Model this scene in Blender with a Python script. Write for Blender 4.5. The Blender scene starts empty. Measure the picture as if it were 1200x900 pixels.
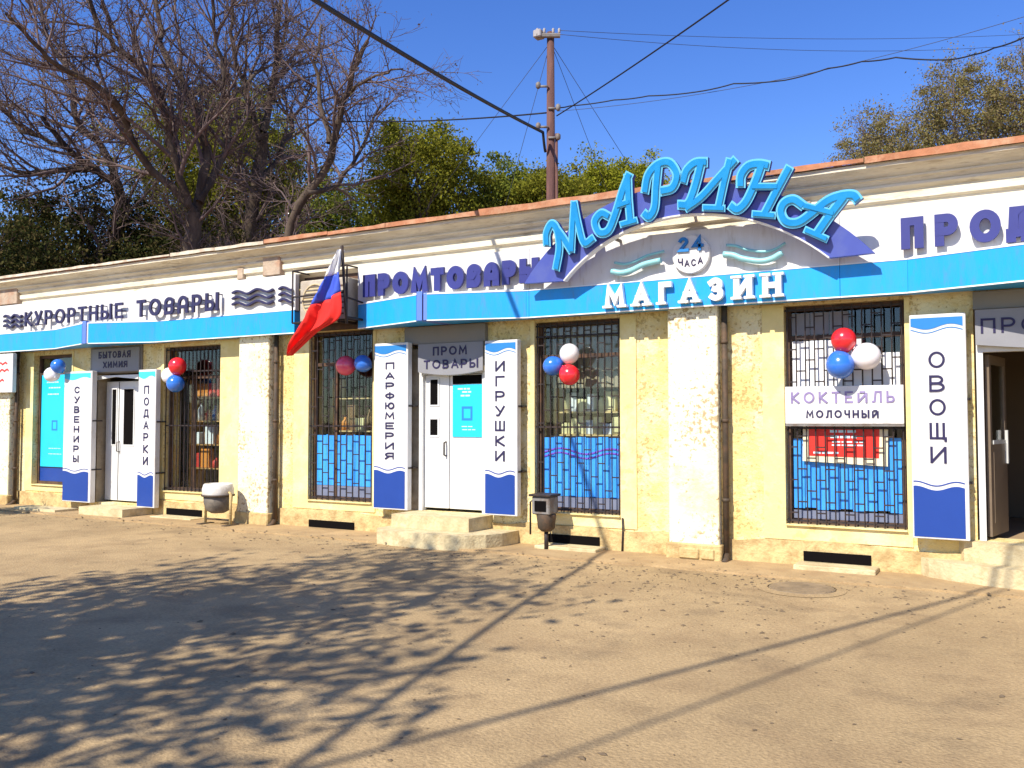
import bpy, bmesh, math, random
import numpy as np
from mathutils import Vector, Matrix

SC = bpy.context.scene
COL = SC.collection
R = math.radians
PI = math.pi

# ------------------------------------------------------------------ camera, sky, sun, exposure
# world: x runs along the shop front (right +), y into the building (wall face y = 0), z up
cam_data = bpy.data.cameras.new('camera')
cam = bpy.data.objects.new('camera', cam_data)
COL.objects.link(cam)
cam_data.sensor_width = 36.0
cam_data.lens = 31.2
cam_data.clip_start = 0.05
cam_data.clip_end = 2000.0
cam.location = (0.0, -10.1, 1.6)
cam.rotation_euler = (R(90 + 2.37), 0.0, R(90 - 60.30))
SC.camera = cam

SUN_EL = R(43)
SUN_AZ = Vector((0.2, 0.98))                      # the way the light travels over the ground
LIGHT_DIR = Vector((SUN_AZ.x * math.cos(SUN_EL), SUN_AZ.y * math.cos(SUN_EL), -math.sin(SUN_EL)))
world = bpy.data.worlds.new('World')
SC.world = world
world.use_nodes = True
wn = world.node_tree.nodes
wl = world.node_tree.links
bg = wn['Background']
sky = wn.new('ShaderNodeTexSky')
sky.sky_type = 'NISHITA'
sky.sun_disc = False
sky.sun_elevation = SUN_EL
sky.sun_rotation = math.atan2(-SUN_AZ.x, -SUN_AZ.y)
sky.air_density = 1.0
sky.dust_density = 0.1
sky.ozone_density = 4.0
hs = wn.new('ShaderNodeHueSaturation')             # the camera's vivid colour, the same all over the sky
hs.inputs['Saturation'].default_value = 1.25
hs.inputs['Hue'].default_value = 0.518
wl.new(sky.outputs[0], hs.inputs['Color'])
wl.new(hs.outputs[0], bg.inputs[0])
bg.inputs[1].default_value = 0.14

sun_data = bpy.data.lights.new('sun', 'SUN')
sun_data.energy = 5.0
sun_data.angle = R(0.55)
sun_data.color = (1.0, 0.93, 0.80)
sun = bpy.data.objects.new('sun', sun_data)
COL.objects.link(sun)
sun.location = (-12, -22, 18)
sun.rotation_euler = LIGHT_DIR.to_track_quat('-Z', 'Y').to_euler()

SC.view_settings.view_transform = 'Standard'
SC.view_settings.look = 'None'
SC.view_settings.exposure = 0.55
SC.view_settings.gamma = 1.0
SC.view_settings.use_curve_mapping = False
SC.render.engine = 'CYCLES'
SC.cycles.max_bounces = 8
SC.cycles.transparent_max_bounces = 24

# ------------------------------------------------------------------ materials
MATS = {}
def principled(name, col, rough=0.7, var=0.0, scale=6.0, col2=None, amt2=0.5, scale2=3.0, bump=0.0, bscale=60.0,
               metal=0.0, spec=0.3, stretch=(1, 1, 1), sharp2=(0.45, 0.6), coat=0.0, col3=None, amt3=0.8, scale3=16.0, sharp3=(0.60, 0.66)):
    """Principled surface with large-scale tone variation, a second patchy colour and fine relief."""
    m = bpy.data.materials.new(name)
    m.use_nodes = True
    n, l = m.node_tree.nodes, m.node_tree.links
    b = n['Principled BSDF']
    b.inputs['Roughness'].default_value = rough
    b.inputs['Metallic'].default_value = metal
    b.inputs['Specular IOR Level'].default_value = spec
    b.inputs['Coat Weight'].default_value = coat
    g = n.new('ShaderNodeNewGeometry')
    mp = n.new('ShaderNodeMapping'); mp.inputs['Scale'].default_value = stretch
    l.new(g.outputs['Position'], mp.inputs[0])
    src = None
    rgb = n.new('ShaderNodeRGB'); rgb.outputs[0].default_value = (*col, 1)
    src = rgb.outputs[0]
    if var > 0:
        t = n.new('ShaderNodeTexNoise'); t.inputs['Scale'].default_value = scale; t.inputs['Detail'].default_value = 7
        t.inputs['Roughness'].default_value = 0.62
        l.new(mp.outputs[0], t.inputs['Vector'])
        mr = n.new('ShaderNodeMapRange'); mr.inputs[1].default_value = 0.25; mr.inputs[2].default_value = 0.75
        mr.inputs[3].default_value = 1 - var; mr.inputs[4].default_value = 1 + var
        l.new(t.outputs[0], mr.inputs[0])
        mx = n.new('ShaderNodeVectorMath'); mx.operation = 'SCALE'
        l.new(src, mx.inputs[0]); l.new(mr.outputs[0], mx.inputs['Scale'])
        src = mx.outputs[0]
    if col2 is not None:
        t = n.new('ShaderNodeTexNoise'); t.inputs['Scale'].default_value = scale2; t.inputs['Detail'].default_value = 9
        t.inputs['Roughness'].default_value = 0.7
        l.new(mp.outputs[0], t.inputs['Vector'])
        mr = n.new('ShaderNodeMapRange'); mr.inputs[1].default_value = sharp2[0]; mr.inputs[2].default_value = sharp2[1]
        mr.inputs[3].default_value = 0; mr.inputs[4].default_value = amt2
        l.new(t.outputs[0], mr.inputs[0])
        mx = n.new('ShaderNodeMix'); mx.data_type = 'RGBA'
        l.new(mr.outputs[0], mx.inputs[0]); l.new(src, mx.inputs[6]); mx.inputs[7].default_value = (*col2, 1)
        src = mx.outputs[2]
    if col3 is not None:
        t = n.new('ShaderNodeTexNoise'); t.inputs['Scale'].default_value = scale3; t.inputs['Detail'].default_value = 4
        t.inputs['Roughness'].default_value = 0.6
        mv = n.new('ShaderNodeMapping'); mv.inputs['Location'].default_value = (7.3, 2.1, 4.4)
        l.new(mp.outputs[0], mv.inputs[0]); l.new(mv.outputs[0], t.inputs['Vector'])
        # the spots crowd together in places
        tb = n.new('ShaderNodeTexNoise'); tb.inputs['Scale'].default_value = 1.3; tb.inputs['Detail'].default_value = 3
        l.new(mp.outputs[0], tb.inputs['Vector'])
        sm = n.new('ShaderNodeMath'); sm.operation = 'MULTIPLY_ADD'; sm.inputs[1].default_value = 0.45; sm.inputs[2].default_value = -0.225
        l.new(tb.outputs[0], sm.inputs[0])
        ad3 = n.new('ShaderNodeMath'); ad3.operation = 'ADD'
        l.new(t.outputs[0], ad3.inputs[0]); l.new(sm.outputs[0], ad3.inputs[1])
        mr = n.new('ShaderNodeMapRange'); mr.inputs[1].default_value = sharp3[0]; mr.inputs[2].default_value = sharp3[1]
        mr.inputs[3].default_value = 0; mr.inputs[4].default_value = amt3
        l.new(ad3.outputs[0], mr.inputs[0])
        mx = n.new('ShaderNodeMix'); mx.data_type = 'RGBA'
        l.new(mr.outputs[0], mx.inputs[0]); l.new(src, mx.inputs[6]); mx.inputs[7].default_value = (*col3, 1)
        src = mx.outputs[2]
    l.new(src, b.inputs['Base Color'])
    if bump > 0:
        t = n.new('ShaderNodeTexNoise'); t.inputs['Scale'].default_value = bscale; t.inputs['Detail'].default_value = 6
        l.new(g.outputs['Position'], t.inputs['Vector'])
        bp = n.new('ShaderNodeBump'); bp.inputs['Strength'].default_value = bump; bp.inputs['Distance'].default_value = 0.02
        l.new(t.outputs[0], bp.inputs['Height']); l.new(bp.outputs[0], b.inputs['Normal'])
    MATS[name] = m
    return m

def glass_mat(name, tint=(0.9, 0.95, 0.95), refl=0.5):
    m = bpy.data.materials.new(name); m.use_nodes = True
    n, l = m.node_tree.nodes, m.node_tree.links
    n.clear()
    out = n.new('ShaderNodeOutputMaterial'); mix = n.new('ShaderNodeMixShader')
    tr = n.new('ShaderNodeBsdfTransparent'); tr.inputs[0].default_value = (*tint, 1)
    gl = n.new('ShaderNodeBsdfGlossy'); gl.inputs['Roughness'].default_value = 0.02
    lw = n.new('ShaderNodeLayerWeight'); lw.inputs[0].default_value = 0.5
    pw = n.new('ShaderNodeMath'); pw.operation = 'POWER'; pw.inputs[1].default_value = 4.0
    fr = n.new('ShaderNodeMath'); fr.operation = 'MULTIPLY_ADD'; fr.inputs[1].default_value = 0.7; fr.inputs[2].default_value = 0.04
    l.new(lw.outputs['Facing'], pw.inputs[0]); l.new(pw.outputs[0], fr.inputs[0])
    l.new(fr.outputs[0], mix.inputs[0]); l.new(tr.outputs[0], mix.inputs[1]); l.new(gl.outputs[0], mix.inputs[2])
    l.new(mix.outputs[0], out.inputs[0])
    MATS[name] = m
    return m

def leaf_mat(name, cols, trans=0.35):
    """leaf faces, tone changes leaf by leaf"""
    m = bpy.data.materials.new(name); m.use_nodes = True
    n, l = m.node_tree.nodes, m.node_tree.links
    n.clear()
    out = n.new('ShaderNodeOutputMaterial'); mix = n.new('ShaderNodeMixShader'); mix.inputs[0].default_value = trans
    df = n.new('ShaderNodeBsdfDiffuse'); tl = n.new('ShaderNodeBsdfTranslucent')
    g = n.new('ShaderNodeNewGeometry'); cr = n.new('ShaderNodeValToRGB')
    e = cr.color_ramp.elements
    for i, c in enumerate(cols):
        p = i / (len(cols) - 1)
        el = e[i] if i < 2 else e.new(p)
        el.position = p; el.color = (*c, 1)
    l.new(g.outputs['Random Per Island'], cr.inputs[0])
    l.new(cr.outputs[0], df.inputs[0]); l.new(cr.outputs[0], tl.inputs[0])
    l.new(df.outputs[0], mix.inputs[1]); l.new(tl.outputs[0], mix.inputs[2]); l.new(mix.outputs[0], out.inputs[0])
    MATS[name] = m
    return m

P = principled
# ground and masonry
def ground_mat():
    m = P('worn_asphalt', (0.40, 0.285, 0.15), 0.95, 0.26, 0.45, (0.27, 0.185, 0.10), 0.6, 1.5, 0.55, 45, spec=0.1, sharp2=(0.46, 0.66), col3=(0.20, 0.145, 0.085), amt3=0.45, scale3=2.2, sharp3=(0.54, 0.70))
    n, l = m.node_tree.nodes, m.node_tree.links
    b = n['Principled BSDF']
    src = b.inputs['Base Color'].links[0].from_socket
    g = n.new('ShaderNodeNewGeometry')
    # aggregate speckle
    t = n.new('ShaderNodeTexNoise'); t.inputs['Scale'].default_value = 38; t.inputs['Detail'].default_value = 5; t.inputs['Roughness'].default_value = 0.8
    l.new(g.outputs['Position'], t.inputs['Vector'])
    mr = n.new('ShaderNodeMapRange'); mr.inputs[1].default_value = 0.3; mr.inputs[2].default_value = 0.7; mr.inputs[3].default_value = 0.72; mr.inputs[4].default_value = 1.25
    l.new(t.outputs[0], mr.inputs[0])
    sc = n.new('ShaderNodeVectorMath'); sc.operation = 'SCALE'
    l.new(src, sc.inputs[0]); l.new(mr.outputs[0], sc.inputs['Scale'])
    # cracks and oily scuffs
    v = n.new('ShaderNodeTexVoronoi'); v.feature = 'DISTANCE_TO_EDGE'; v.inputs['Scale'].default_value = 0.3
    wn_ = n.new('ShaderNodeTexNoise'); wn_.inputs['Scale'].default_value = 2.2; wn_.inputs['Detail'].default_value = 6
    l.new(g.outputs['Position'], wn_.inputs['Vector'])
    ad = n.new('ShaderNodeVectorMath'); ad.operation = 'MULTIPLY_ADD'; ad.inputs[1].default_value = (0.9, 0.9, 0.0)
    l.new(wn_.outputs['Color'], ad.inputs[0]); l.new(g.outputs['Position'], ad.inputs[2])
    l.new(ad.outputs[0], v.inputs['Vector'])
    cm = n.new('ShaderNodeMapRange'); cm.inputs[1].default_value = 0.004; cm.inputs[2].default_value = 0.016; cm.inputs[3].default_value = 0.12; cm.inputs[4].default_value = 0.0
    l.new(v.outputs['Distance'], cm.inputs[0])
    mx = n.new('ShaderNodeMix'); mx.data_type = 'RGBA'; mx.inputs[7].default_value = (0.13, 0.095, 0.06, 1)
    l.new(cm.outputs[0], mx.inputs[0]); l.new(sc.outputs[0], mx.inputs[6])
    l.new(mx.outputs[2], b.inputs['Base Color'])
    return m
ground_mat()
P('pavement', (0.42, 0.295, 0.155), 0.95, 0.2, 1.4, (0.32, 0.215, 0.115), 0.6, 2.6, 0.6, 40, spec=0.1)
P('pebble', (0.16, 0.115, 0.07), 0.95, 0.4, 9.0)
P('stucco', (0.72, 0.55, 0.23), 0.95, 0.12, 3.0, (0.80, 0.72, 0.46), 0.75, 1.6, 0.9, 26, spec=0.1, sharp2=(0.45, 0.58), col3=(0.40, 0.27, 0.10), amt3=0.7, scale3=24, sharp3=(0.57, 0.64))
P('trim_plaster', (0.76, 0.62, 0.28), 0.95, 0.08, 4.0, (0.80, 0.71, 0.42), 0.6, 2.0, 0.25, 40, spec=0.1, sharp2=(0.48, 0.62), col3=(0.50, 0.35, 0.14), amt3=0.5, scale3=9, sharp3=(0.62, 0.72))
P('pilaster_plaster', (0.80, 0.74, 0.54), 0.95, 0.07, 2.2, (0.72, 0.56, 0.25), 0.6, 1.8, 0.55, 28, spec=0.1, sharp2=(0.53, 0.66), col3=(0.33, 0.21, 0.08), amt3=0.75, scale3=20, sharp3=(0.545, 0.62))
P('plinth', (0.58, 0.44, 0.21), 0.95, 0.18, 5.0, (0.36, 0.23, 0.10), 0.7, 6.0, 0.8, 24, spec=0.1)
P('cornice', (0.74, 0.68, 0.54), 0.9, 0.10, 2.5, (0.50, 0.43, 0.31), 0.5, 2.4, 0.3, 30, spec=0.15, stretch=(0.6, 2, 5), col3=(0.30, 0.22, 0.14), amt3=0.5, scale3=7, sharp3=(0.58, 0.70))
P('cornice_block', (0.42, 0.33, 0.25), 0.95, 0.25, 6.0, (0.36, 0.18, 0.11), 0.6, 4.0, 0.5, 30)
P('concrete', (0.60, 0.50, 0.30), 0.95, 0.16, 4.0, (0.40, 0.30, 0.16), 0.6, 5.0, 0.6, 30, spec=0.1)
P('rust', (0.40, 0.17, 0.09), 0.9, 0.3, 5.0, (0.55, 0.35, 0.22), 0.6, 3.5, 0.3, 30, spec=0.2)
P('pale_flashing', (0.62, 0.56, 0.44), 0.8, 0.2, 3.0, (0.33, 0.22, 0.14), 0.6, 4.0)
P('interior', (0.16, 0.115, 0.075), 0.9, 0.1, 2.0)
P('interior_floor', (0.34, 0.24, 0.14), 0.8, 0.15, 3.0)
# shop signs
P('sign_white', (0.66, 0.65, 0.645), 0.45, 0.05, 1.6, (0.54, 0.51, 0.46), 0.5, 2.2, spec=0.4, stretch=(3.5, 1, 0.7), sharp2=(0.48, 0.72), col3=(0.36, 0.29, 0.20), amt3=0.4, scale3=5, sharp3=(0.58, 0.76))
P('sign_blue', (0.010, 0.32, 0.80), 0.38, 0.06, 1.5, (0.05, 0.28, 0.60), 0.45, 2.5, spec=0.4, stretch=(3, 1, 0.8), col3=(0.10, 0.20, 0.34), amt3=0.45, scale3=5, sharp3=(0.58, 0.74))
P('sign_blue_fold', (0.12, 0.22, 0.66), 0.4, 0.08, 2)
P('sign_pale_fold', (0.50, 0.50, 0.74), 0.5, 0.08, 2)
P('letter_navy', (0.026, 0.022, 0.075), 0.45, 0.1, 4, spec=0.4)
P('letter_violet', (0.032, 0.036, 0.19), 0.42, 0.08, 4, spec=0.4)
P('letter_white', (0.82, 0.82, 0.82), 0.45, 0.03, 4)
P('arch_violet', (0.085, 0.12, 0.46), 0.42, 0.07, 2, (0.14, 0.18, 0.46), 0.4, 3.0, spec=0.4)
P('script_rim', (0.16, 0.56, 0.82), 0.38, 0.05, 5, spec=0.4)
P('script_face', (0.010, 0.27, 0.66), 0.38, 0.08, 5, (0.03, 0.36, 0.72), 0.4, 6, spec=0.4)
P('script_side', (0.015, 0.05, 0.28), 0.5, 0.05, 5)
P('teal_tube', (0.26, 0.55, 0.58), 0.35, 0.1, 5, spec=0.4)
P('print_light_blue', (0.025, 0.19, 0.50), 0.4, 0.06, 3)
P('print_cyan', (0.06, 0.58, 0.82), 0.4, 0.06, 3)
P('print_deep_blue', (0.012, 0.05, 0.27), 0.4, 0.06, 3, spec=0.4)
P('print_dark', (0.025, 0.02, 0.07), 0.5)
P('print_mauve', (0.24, 0.19, 0.36), 0.5, 0.3, 12)
P('grey_sign', (0.24, 0.24, 0.26), 0.55, 0.08, 3)
P('grey_beam', (0.24, 0.22, 0.20), 0.7, 0.12, 3, (0.24, 0.21, 0.18), 0.5, 3)
P('poster_red', (0.72, 0.035, 0.025), 0.4, 0.08, 4)
P('poster_cream', (0.80, 0.70, 0.48), 0.5, 0.06, 4)
P('poster_cyan', (0.02, 0.50, 0.78), 0.35, 0.06, 2)
P('poster_pale', (0.55, 0.80, 0.88), 0.4)
P('film_blue', (0.035, 0.27, 0.80), 0.3, 0.10, 3, (0.07, 0.40, 0.85), 0.6, 2.5, spec=0.5, stretch=(4, 1, 0.7))
P('film_edge', (0.16, 0.18, 0.26), 0.5, 0.15, 5)
P('film_white', (0.76, 0.76, 0.78), 0.4, 0.06, 3)
P('film_violet', (0.16, 0.07, 0.50), 0.4)
# doors, windows, metal
P('door_white', (0.68, 0.68, 0.675), 0.35, 0.04, 2, (0.55, 0.53, 0.49), 0.3, 3, spec=0.5)
P('dark_frame', (0.07, 0.042, 0.028), 0.6, 0.25, 6, (0.16, 0.08, 0.045), 0.5, 6)
P('jamb', (0.34, 0.28, 0.20), 0.7, 0.2, 5, (0.22, 0.16, 0.10), 0.5, 6)
P('iron', (0.025, 0.02, 0.022), 0.55, 0.3, 12, (0.07, 0.04, 0.025), 0.5, 20)
P('old_steel', (0.20, 0.19, 0.18), 0.6, 0.25, 8, (0.13, 0.08, 0.05), 0.6, 9)
P('dusty_iron', (0.22, 0.16, 0.095), 0.9, 0.2, 8, (0.33, 0.24, 0.14), 0.6, 5)
P('bin_lid', (0.66, 0.64, 0.60), 0.7, 0.15, 6, (0.40, 0.34, 0.26), 0.5, 7)
P('bin_bucket', (0.13, 0.115, 0.10), 0.7, 0.25, 6, (0.25, 0.21, 0.16), 0.5, 6)
P('pale_steel', (0.62, 0.62, 0.60), 0.4, 0.1, 6, metal=0.3)
P('pipe_dark', (0.06, 0.045, 0.032), 0.7, 0.3, 6, (0.14, 0.08, 0.045), 0.6, 8)
P('black', (0.006, 0.005, 0.005), 1.0, spec=0.05)
P('wood', (0.48, 0.25, 0.09), 0.6, 0.25, 4, stretch=(5, 5, 0.6))
P('pale_wood', (0.66, 0.46, 0.22), 0.6, 0.2, 4, stretch=(5, 5, 0.6))
P('curtain', (0.36, 0.28, 0.19), 0.9, 0.2, 6, stretch=(6, 1, 0.5))
P('brown_leaf', (0.17, 0.125, 0.085), 0.5, 0.15, 4)
P('ac_body', (0.44, 0.40, 0.34), 0.6, 0.15, 4, (0.30, 0.22, 0.14), 0.5, 6)
P('tan_grille', (0.50, 0.40, 0.24), 0.6, 0.15, 6)
P('flag_white', (0.82, 0.82, 0.84), 0.7, 0.04, 5)
P('flag_blue', (0.05, 0.10, 0.55), 0.7, 0.08, 5)
P('flag_red', (0.74, 0.025, 0.02), 0.7, 0.08, 5)
for nm, c in (('balloon_red', (0.75, 0.02, 0.03)), ('balloon_blue', (0.03, 0.16, 0.62)), ('balloon_white', (0.84, 0.80, 0.82)), ('balloon_pink', (0.74, 0.08, 0.16))):
    P(nm, c, 0.22, 0.03, 5, spec=0.6, coat=0.3)
P('pole_wood', (0.10, 0.05, 0.045), 0.9, 0.3, 4, (0.17, 0.08, 0.06), 0.6, 5, 0.4, 30, stretch=(4, 4, 0.5))
P('cable', (0.012, 0.012, 0.016), 0.6)
P('thin_wire', (0.05, 0.055, 0.08), 0.6)
P('insulator', (0.30, 0.28, 0.28), 0.5)
P('bark_grey', (0.060, 0.042, 0.032), 0.95, 0.35, 3, (0.17, 0.13, 0.09), 0.4, 3.0, 0.6, 14, stretch=(1, 1, 0.35))
P('bark_dark', (0.045, 0.032, 0.026), 0.95, 0.35, 3, (0.09, 0.065, 0.05), 0.4, 3.0)
P('bark_twig', (0.125, 0.088, 0.082), 0.95, 0.45, 1.2)
P('mortar', (0.30, 0.22, 0.12), 0.95, 0.2, 6)
for nm, c in (('goods_red', (0.55, 0.05, 0.04)), ('goods_green', (0.12, 0.42, 0.05)), ('goods_orange', (0.66, 0.24, 0.05)), ('goods_cream', (0.76, 0.66, 0.36)),
              ('goods_white', (0.74, 0.74, 0.76)), ('goods_blue', (0.06, 0.16, 0.50)), ('goods_brown', (0.22, 0.12, 0.06))):
    P(nm, c, 0.5, 0.1, 6)
glass_mat('glass')
leaf_mat('leaf_spring', [(0.13, 0.14, 0.016), (0.20, 0.20, 0.025), (0.26, 0.245, 0.035)])
leaf_mat('leaf_bright', [(0.16, 0.18, 0.016), (0.24, 0.245, 0.022), (0.30, 0.29, 0.035)])
leaf_mat('leaf_mid', [(0.09, 0.125, 0.020), (0.16, 0.19, 0.03), (0.24, 0.25, 0.045)])
leaf_mat('leaf_dark', [(0.018, 0.026, 0.008), (0.045, 0.05, 0.016), (0.11, 0.085, 0.035)], 0.2)
leaf_mat('leaf_brown', [(0.19, 0.145, 0.07), (0.25, 0.20, 0.09), (0.23, 0.22, 0.07)])
leaf_mat('leaf_bud', [(0.13, 0.085, 0.065), (0.17, 0.12, 0.08), (0.15, 0.13, 0.06)])

# ------------------------------------------------------------------ builders
def base_of(o):
    v = Vector((0, 0, 0))
    while o is not None:
        v += o.location
        o = o.parent
    return v

class MB:
    """collects shapes in world metres; build() links them as ONE mesh object"""
    def __init__(self):
        self.v = []; self.f = []; self.m = []; self.s = []
    def add(self, verts, faces, mi=0, smooth=False):
        o = len(self.v)
        self.v += [tuple(p) for p in verts]
        self.f += [tuple(i + o for i in f) for f in faces]
        self.m += [mi] * len(faces); self.s += [smooth] * len(faces)
        return self
    def box(self, x0, x1, y0, y1, z0, z1, mi=0, bev=0.0):
        if bev <= 0:
            v = [(x, y, z) for z in (z0, z1) for y in (y0, y1) for x in (x0, x1)]
            return self.add(v, [(0, 2, 3, 1), (4, 5, 7, 6), (0, 1, 5, 4), (2, 6, 7, 3), (0, 4, 6, 2), (1, 3, 7, 5)], mi)
        bm = bmesh.new()
        bmesh.ops.create_cube(bm, size=1)
        for p in bm.verts:
            p.co = ((x0 + x1) / 2 + p.co.x * (x1 - x0), (y0 + y1) / 2 + p.co.y * (y1 - y0), (z0 + z1) / 2 + p.co.z * (z1 - z0))
        bmesh.ops.bevel(bm, geom=bm.edges[:], offset=bev, segments=1, affect='EDGES')
        bm.verts.index_update()
        self.add([p.co[:] for p in bm.verts], [[q.index for q in f.verts] for f in bm.faces], mi)
        bm.free()
        return self
    def prism_y(self, poly, y0, y1, mi=0, mi_side=None):
        """outline in (x, z), from y0 (back) to y1 (front)"""
        n = len(poly)
        v = [(x, y0, z) for x, z in poly] + [(x, y1, z) for x, z in poly]
        self.add(v, [tuple(range(n)), tuple(range(2 * n - 1, n - 1, -1))], mi)
        self.add(v, [(i, i + n, (i + 1) % n + n, (i + 1) % n) for i in range(n)], mi if mi_side is None else mi_side)
        return self
    def prism_z(self, poly, z0, z1, mi=0):
        n = len(poly)
        v = [(x, y, z0) for x, y in poly] + [(x, y, z1) for x, y in poly]
        return self.add(v, [tuple(range(n))[::-1], tuple(range(n, 2 * n))] + [(i, (i + 1) % n, (i + 1) % n + n, i + n) for i in range(n)], mi)
    def prism_x(self, poly, x0, x1, mi=0):
        """outline in (y, z)"""
        n = len(poly)
        v = [(x0, y, z) for y, z in poly] + [(x1, y, z) for y, z in poly]
        return self.add(v, [tuple(range(n)), tuple(range(2 * n - 1, n - 1, -1))] + [(i, i + n, (i + 1) % n + n, (i + 1) % n) for i in range(n)], mi)
    def ribbon(self, pts, w, y0, y1, closed=False, mi=0, mi_side=None, cap=0.0):
        """flat stroke of width w along (x, z) points, back y0, front y1"""
        p = [Vector(q) for q in pts]
        if closed and (p[0] - p[-1]).length < 1e-6: p.pop()
        n = len(p)
        if not closed and cap > 0:
            p[0] = p[0] + (p[0] - p[1]).normalized() * cap
            p[-1] = p[-1] + (p[-1] - p[-2]).normalized() * cap
        L, Rr = [], []
        for i in range(n):
            a = p[i - 1] if (i > 0 or closed) else None
            c = p[(i + 1) % n] if (i < n - 1 or closed) else None
            d1 = (p[i] - a).normalized() if a is not None else None
            d2 = (c - p[i]).normalized() if c is not None else None
            if d1 is None: d1 = d2
            if d2 is None: d2 = d1
            n1 = Vector((-d1.y, d1.x)); n2 = Vector((-d2.y, d2.x))
            m = n1 + n2
            if m.length < 1e-4: m = n1.copy()
            m.normalize()
            k = min(1.0 / max(m.dot(n1), 0.45), 2.0)
            L.append(p[i] + m * (w / 2 * k)); Rr.append(p[i] - m * (w / 2 * k))
        v = []
        for i in range(n):
            v += [(L[i].x, y0, L[i].y), (Rr[i].x, y0, Rr[i].y), (L[i].x, y1, L[i].y), (Rr[i].x, y1, Rr[i].y)]
        fr, sd = [], []
        for i in range(n if closed else n - 1):
            a, b = 4 * i, 4 * ((i + 1) % n)
            fr += [(a + 2, a + 3, b + 3, b + 2), (a, b, b + 1, a + 1)]
            sd += [(a, a + 2, b + 2, b), (a + 1, b + 1, b + 3, a + 3)]
        if not closed:
            sd += [(0, 1, 3, 2), (4 * n - 4, 4 * n - 2, 4 * n - 1, 4 * n - 3)]
        self.add(v, fr, mi)
        o = len(self.v) - len(v)
        self.f += [tuple(i + o for i in f) for f in sd]; self.m += [mi if mi_side is None else mi_side] * len(sd); self.s += [False] * len(sd)
        return self
    def tube(self, pts, r, n=8, mi=0, smooth=True, cap=True):
        p = [Vector(q) for q in pts]
        rs = r if isinstance(r, (list, tuple)) else [r] * len(p)
        k = len(p)
        v = []
        u = None
        for i in range(k):
            d = (p[min(i + 1, k - 1)] - p[max(i - 1, 0)])
            if d.length < 1e-9: d = Vector((0, 0, 1))
            d.normalize()
            if u is None:
                u = d.orthogonal().normalized()
            else:
                u = u - d * u.dot(d)
                if u.length < 1e-6: u = d.orthogonal()
                u.normalize()
            w = d.cross(u)
            for j in range(n):
                a = 2 * PI * j / n
                v.append(p[i] + (u * math.cos(a) + w * math.sin(a)) * rs[i])
        f = [(i * n + j, i * n + (j + 1) % n, (i + 1) * n + (j + 1) % n, (i + 1) * n + j) for i in range(k - 1) for j in range(n)]
        self.add(v, f, mi, smooth)
        if cap:
            o = len(self.v) - len(v)
            self.f += [tuple(o + j for j in range(n))[::-1], tuple(o + (k - 1) * n + j for j in range(n))]
            self.m += [mi, mi]; self.s += [False, False]
        return self
    def lathe(self, prof, c, n=20, mi=0, smooth=True):
        """profile (r, z) about a vertical axis at c"""
        v = []
        for r, z in prof:
            for j in range(n):
                a = 2 * PI * j / n
                v.append((c[0] + r * math.cos(a), c[1] + r * math.sin(a), c[2] + z))
        k = len(prof)
        f = [(i * n + j, i * n + (j + 1) % n, (i + 1) * n + (j + 1) % n, (i + 1) * n + j) for i in range(k - 1) for j in range(n)]
        f += [tuple(range(n))[::-1], tuple((k - 1) * n + j for j in range(n))]
        return self.add(v, f, mi, smooth)
    def build(self, name, mats, parent=None, loc=None, fix=True):
        off = base_of(parent) if parent is not None else Vector((0, 0, 0))
        if loc is not None: off = Vector(loc)
        me = bpy.data.meshes.new(name)
        me.from_pydata([(x - off.x, y - off.y, z - off.z) for x, y, z in self.v], [], self.f)
        for m in (mats if isinstance(mats, (list, tuple)) else [mats]):
            me.materials.append(MATS[m])
        me.polygons.foreach_set('material_index', self.m)
        me.polygons.foreach_set('use_smooth', self.s)
        if fix:
            bm = bmesh.new(); bm.from_mesh(me)
            bmesh.ops.recalc_face_normals(bm, faces=bm.faces[:])
            bm.to_mesh(me); bm.free()
        me.update()
        o = bpy.data.objects.new(name, me)
        COL.objects.link(o)
        if parent is not None:
            o.parent = parent
            if loc is not None: o.location = Vector(loc) - base_of(parent)
        elif loc is not None:
            o.location = loc
        return o

def tag(o, label=None, cat=None, group=None, kind=None):
    if label: o['label'] = label
    if cat: o['category'] = cat
    if group: o['group'] = group
    if kind: o['kind'] = kind
    return o

def thing(name, label, cat, loc, group=None):
    o = bpy.data.objects.new(name, None)
    o.empty_display_size = 0.2
    COL.objects.link(o)
    o.location = loc
    bpy.context.view_layer.update()
    return tag(o, label, cat, group)

def again(src, parent, world_loc, rot=None):
    """another piece that shares its mesh"""
    c = src.copy(); COL.objects.link(c); c.parent = parent
    c.location = Vector(world_loc) - base_of(parent)
    if rot is not None: c.rotation_euler = rot
    return c

def smooth_path(pts, k=4):
    """Catmull-Rom through the points (2D or 3D)"""
    p = [Vector(q) for q in pts]
    if len(p) < 3: return p
    q = [p[0] * 2 - p[1]] + p + [p[-1] * 2 - p[-2]]
    out = []
    for i in range(1, len(q) - 2):
        for j in range(k):
            t = j / k
            a, b, c, d = q[i - 1], q[i], q[i + 1], q[i + 2]
            out.append(0.5 * ((2 * b) + (c - a) * t + (2 * a - 5 * b + 4 * c - d) * t * t + (3 * b - a - 3 * c + d) * t ** 3))
    out.append(p[-1])
    return out

def arc(cx, cz, rx, rz, a0, a1, n=14):
    return [(cx + rx * math.cos(R(a0 + (a1 - a0) * i / n)), cz + rz * math.sin(R(a0 + (a1 - a0) * i / n))) for i in range(n + 1)]

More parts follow.
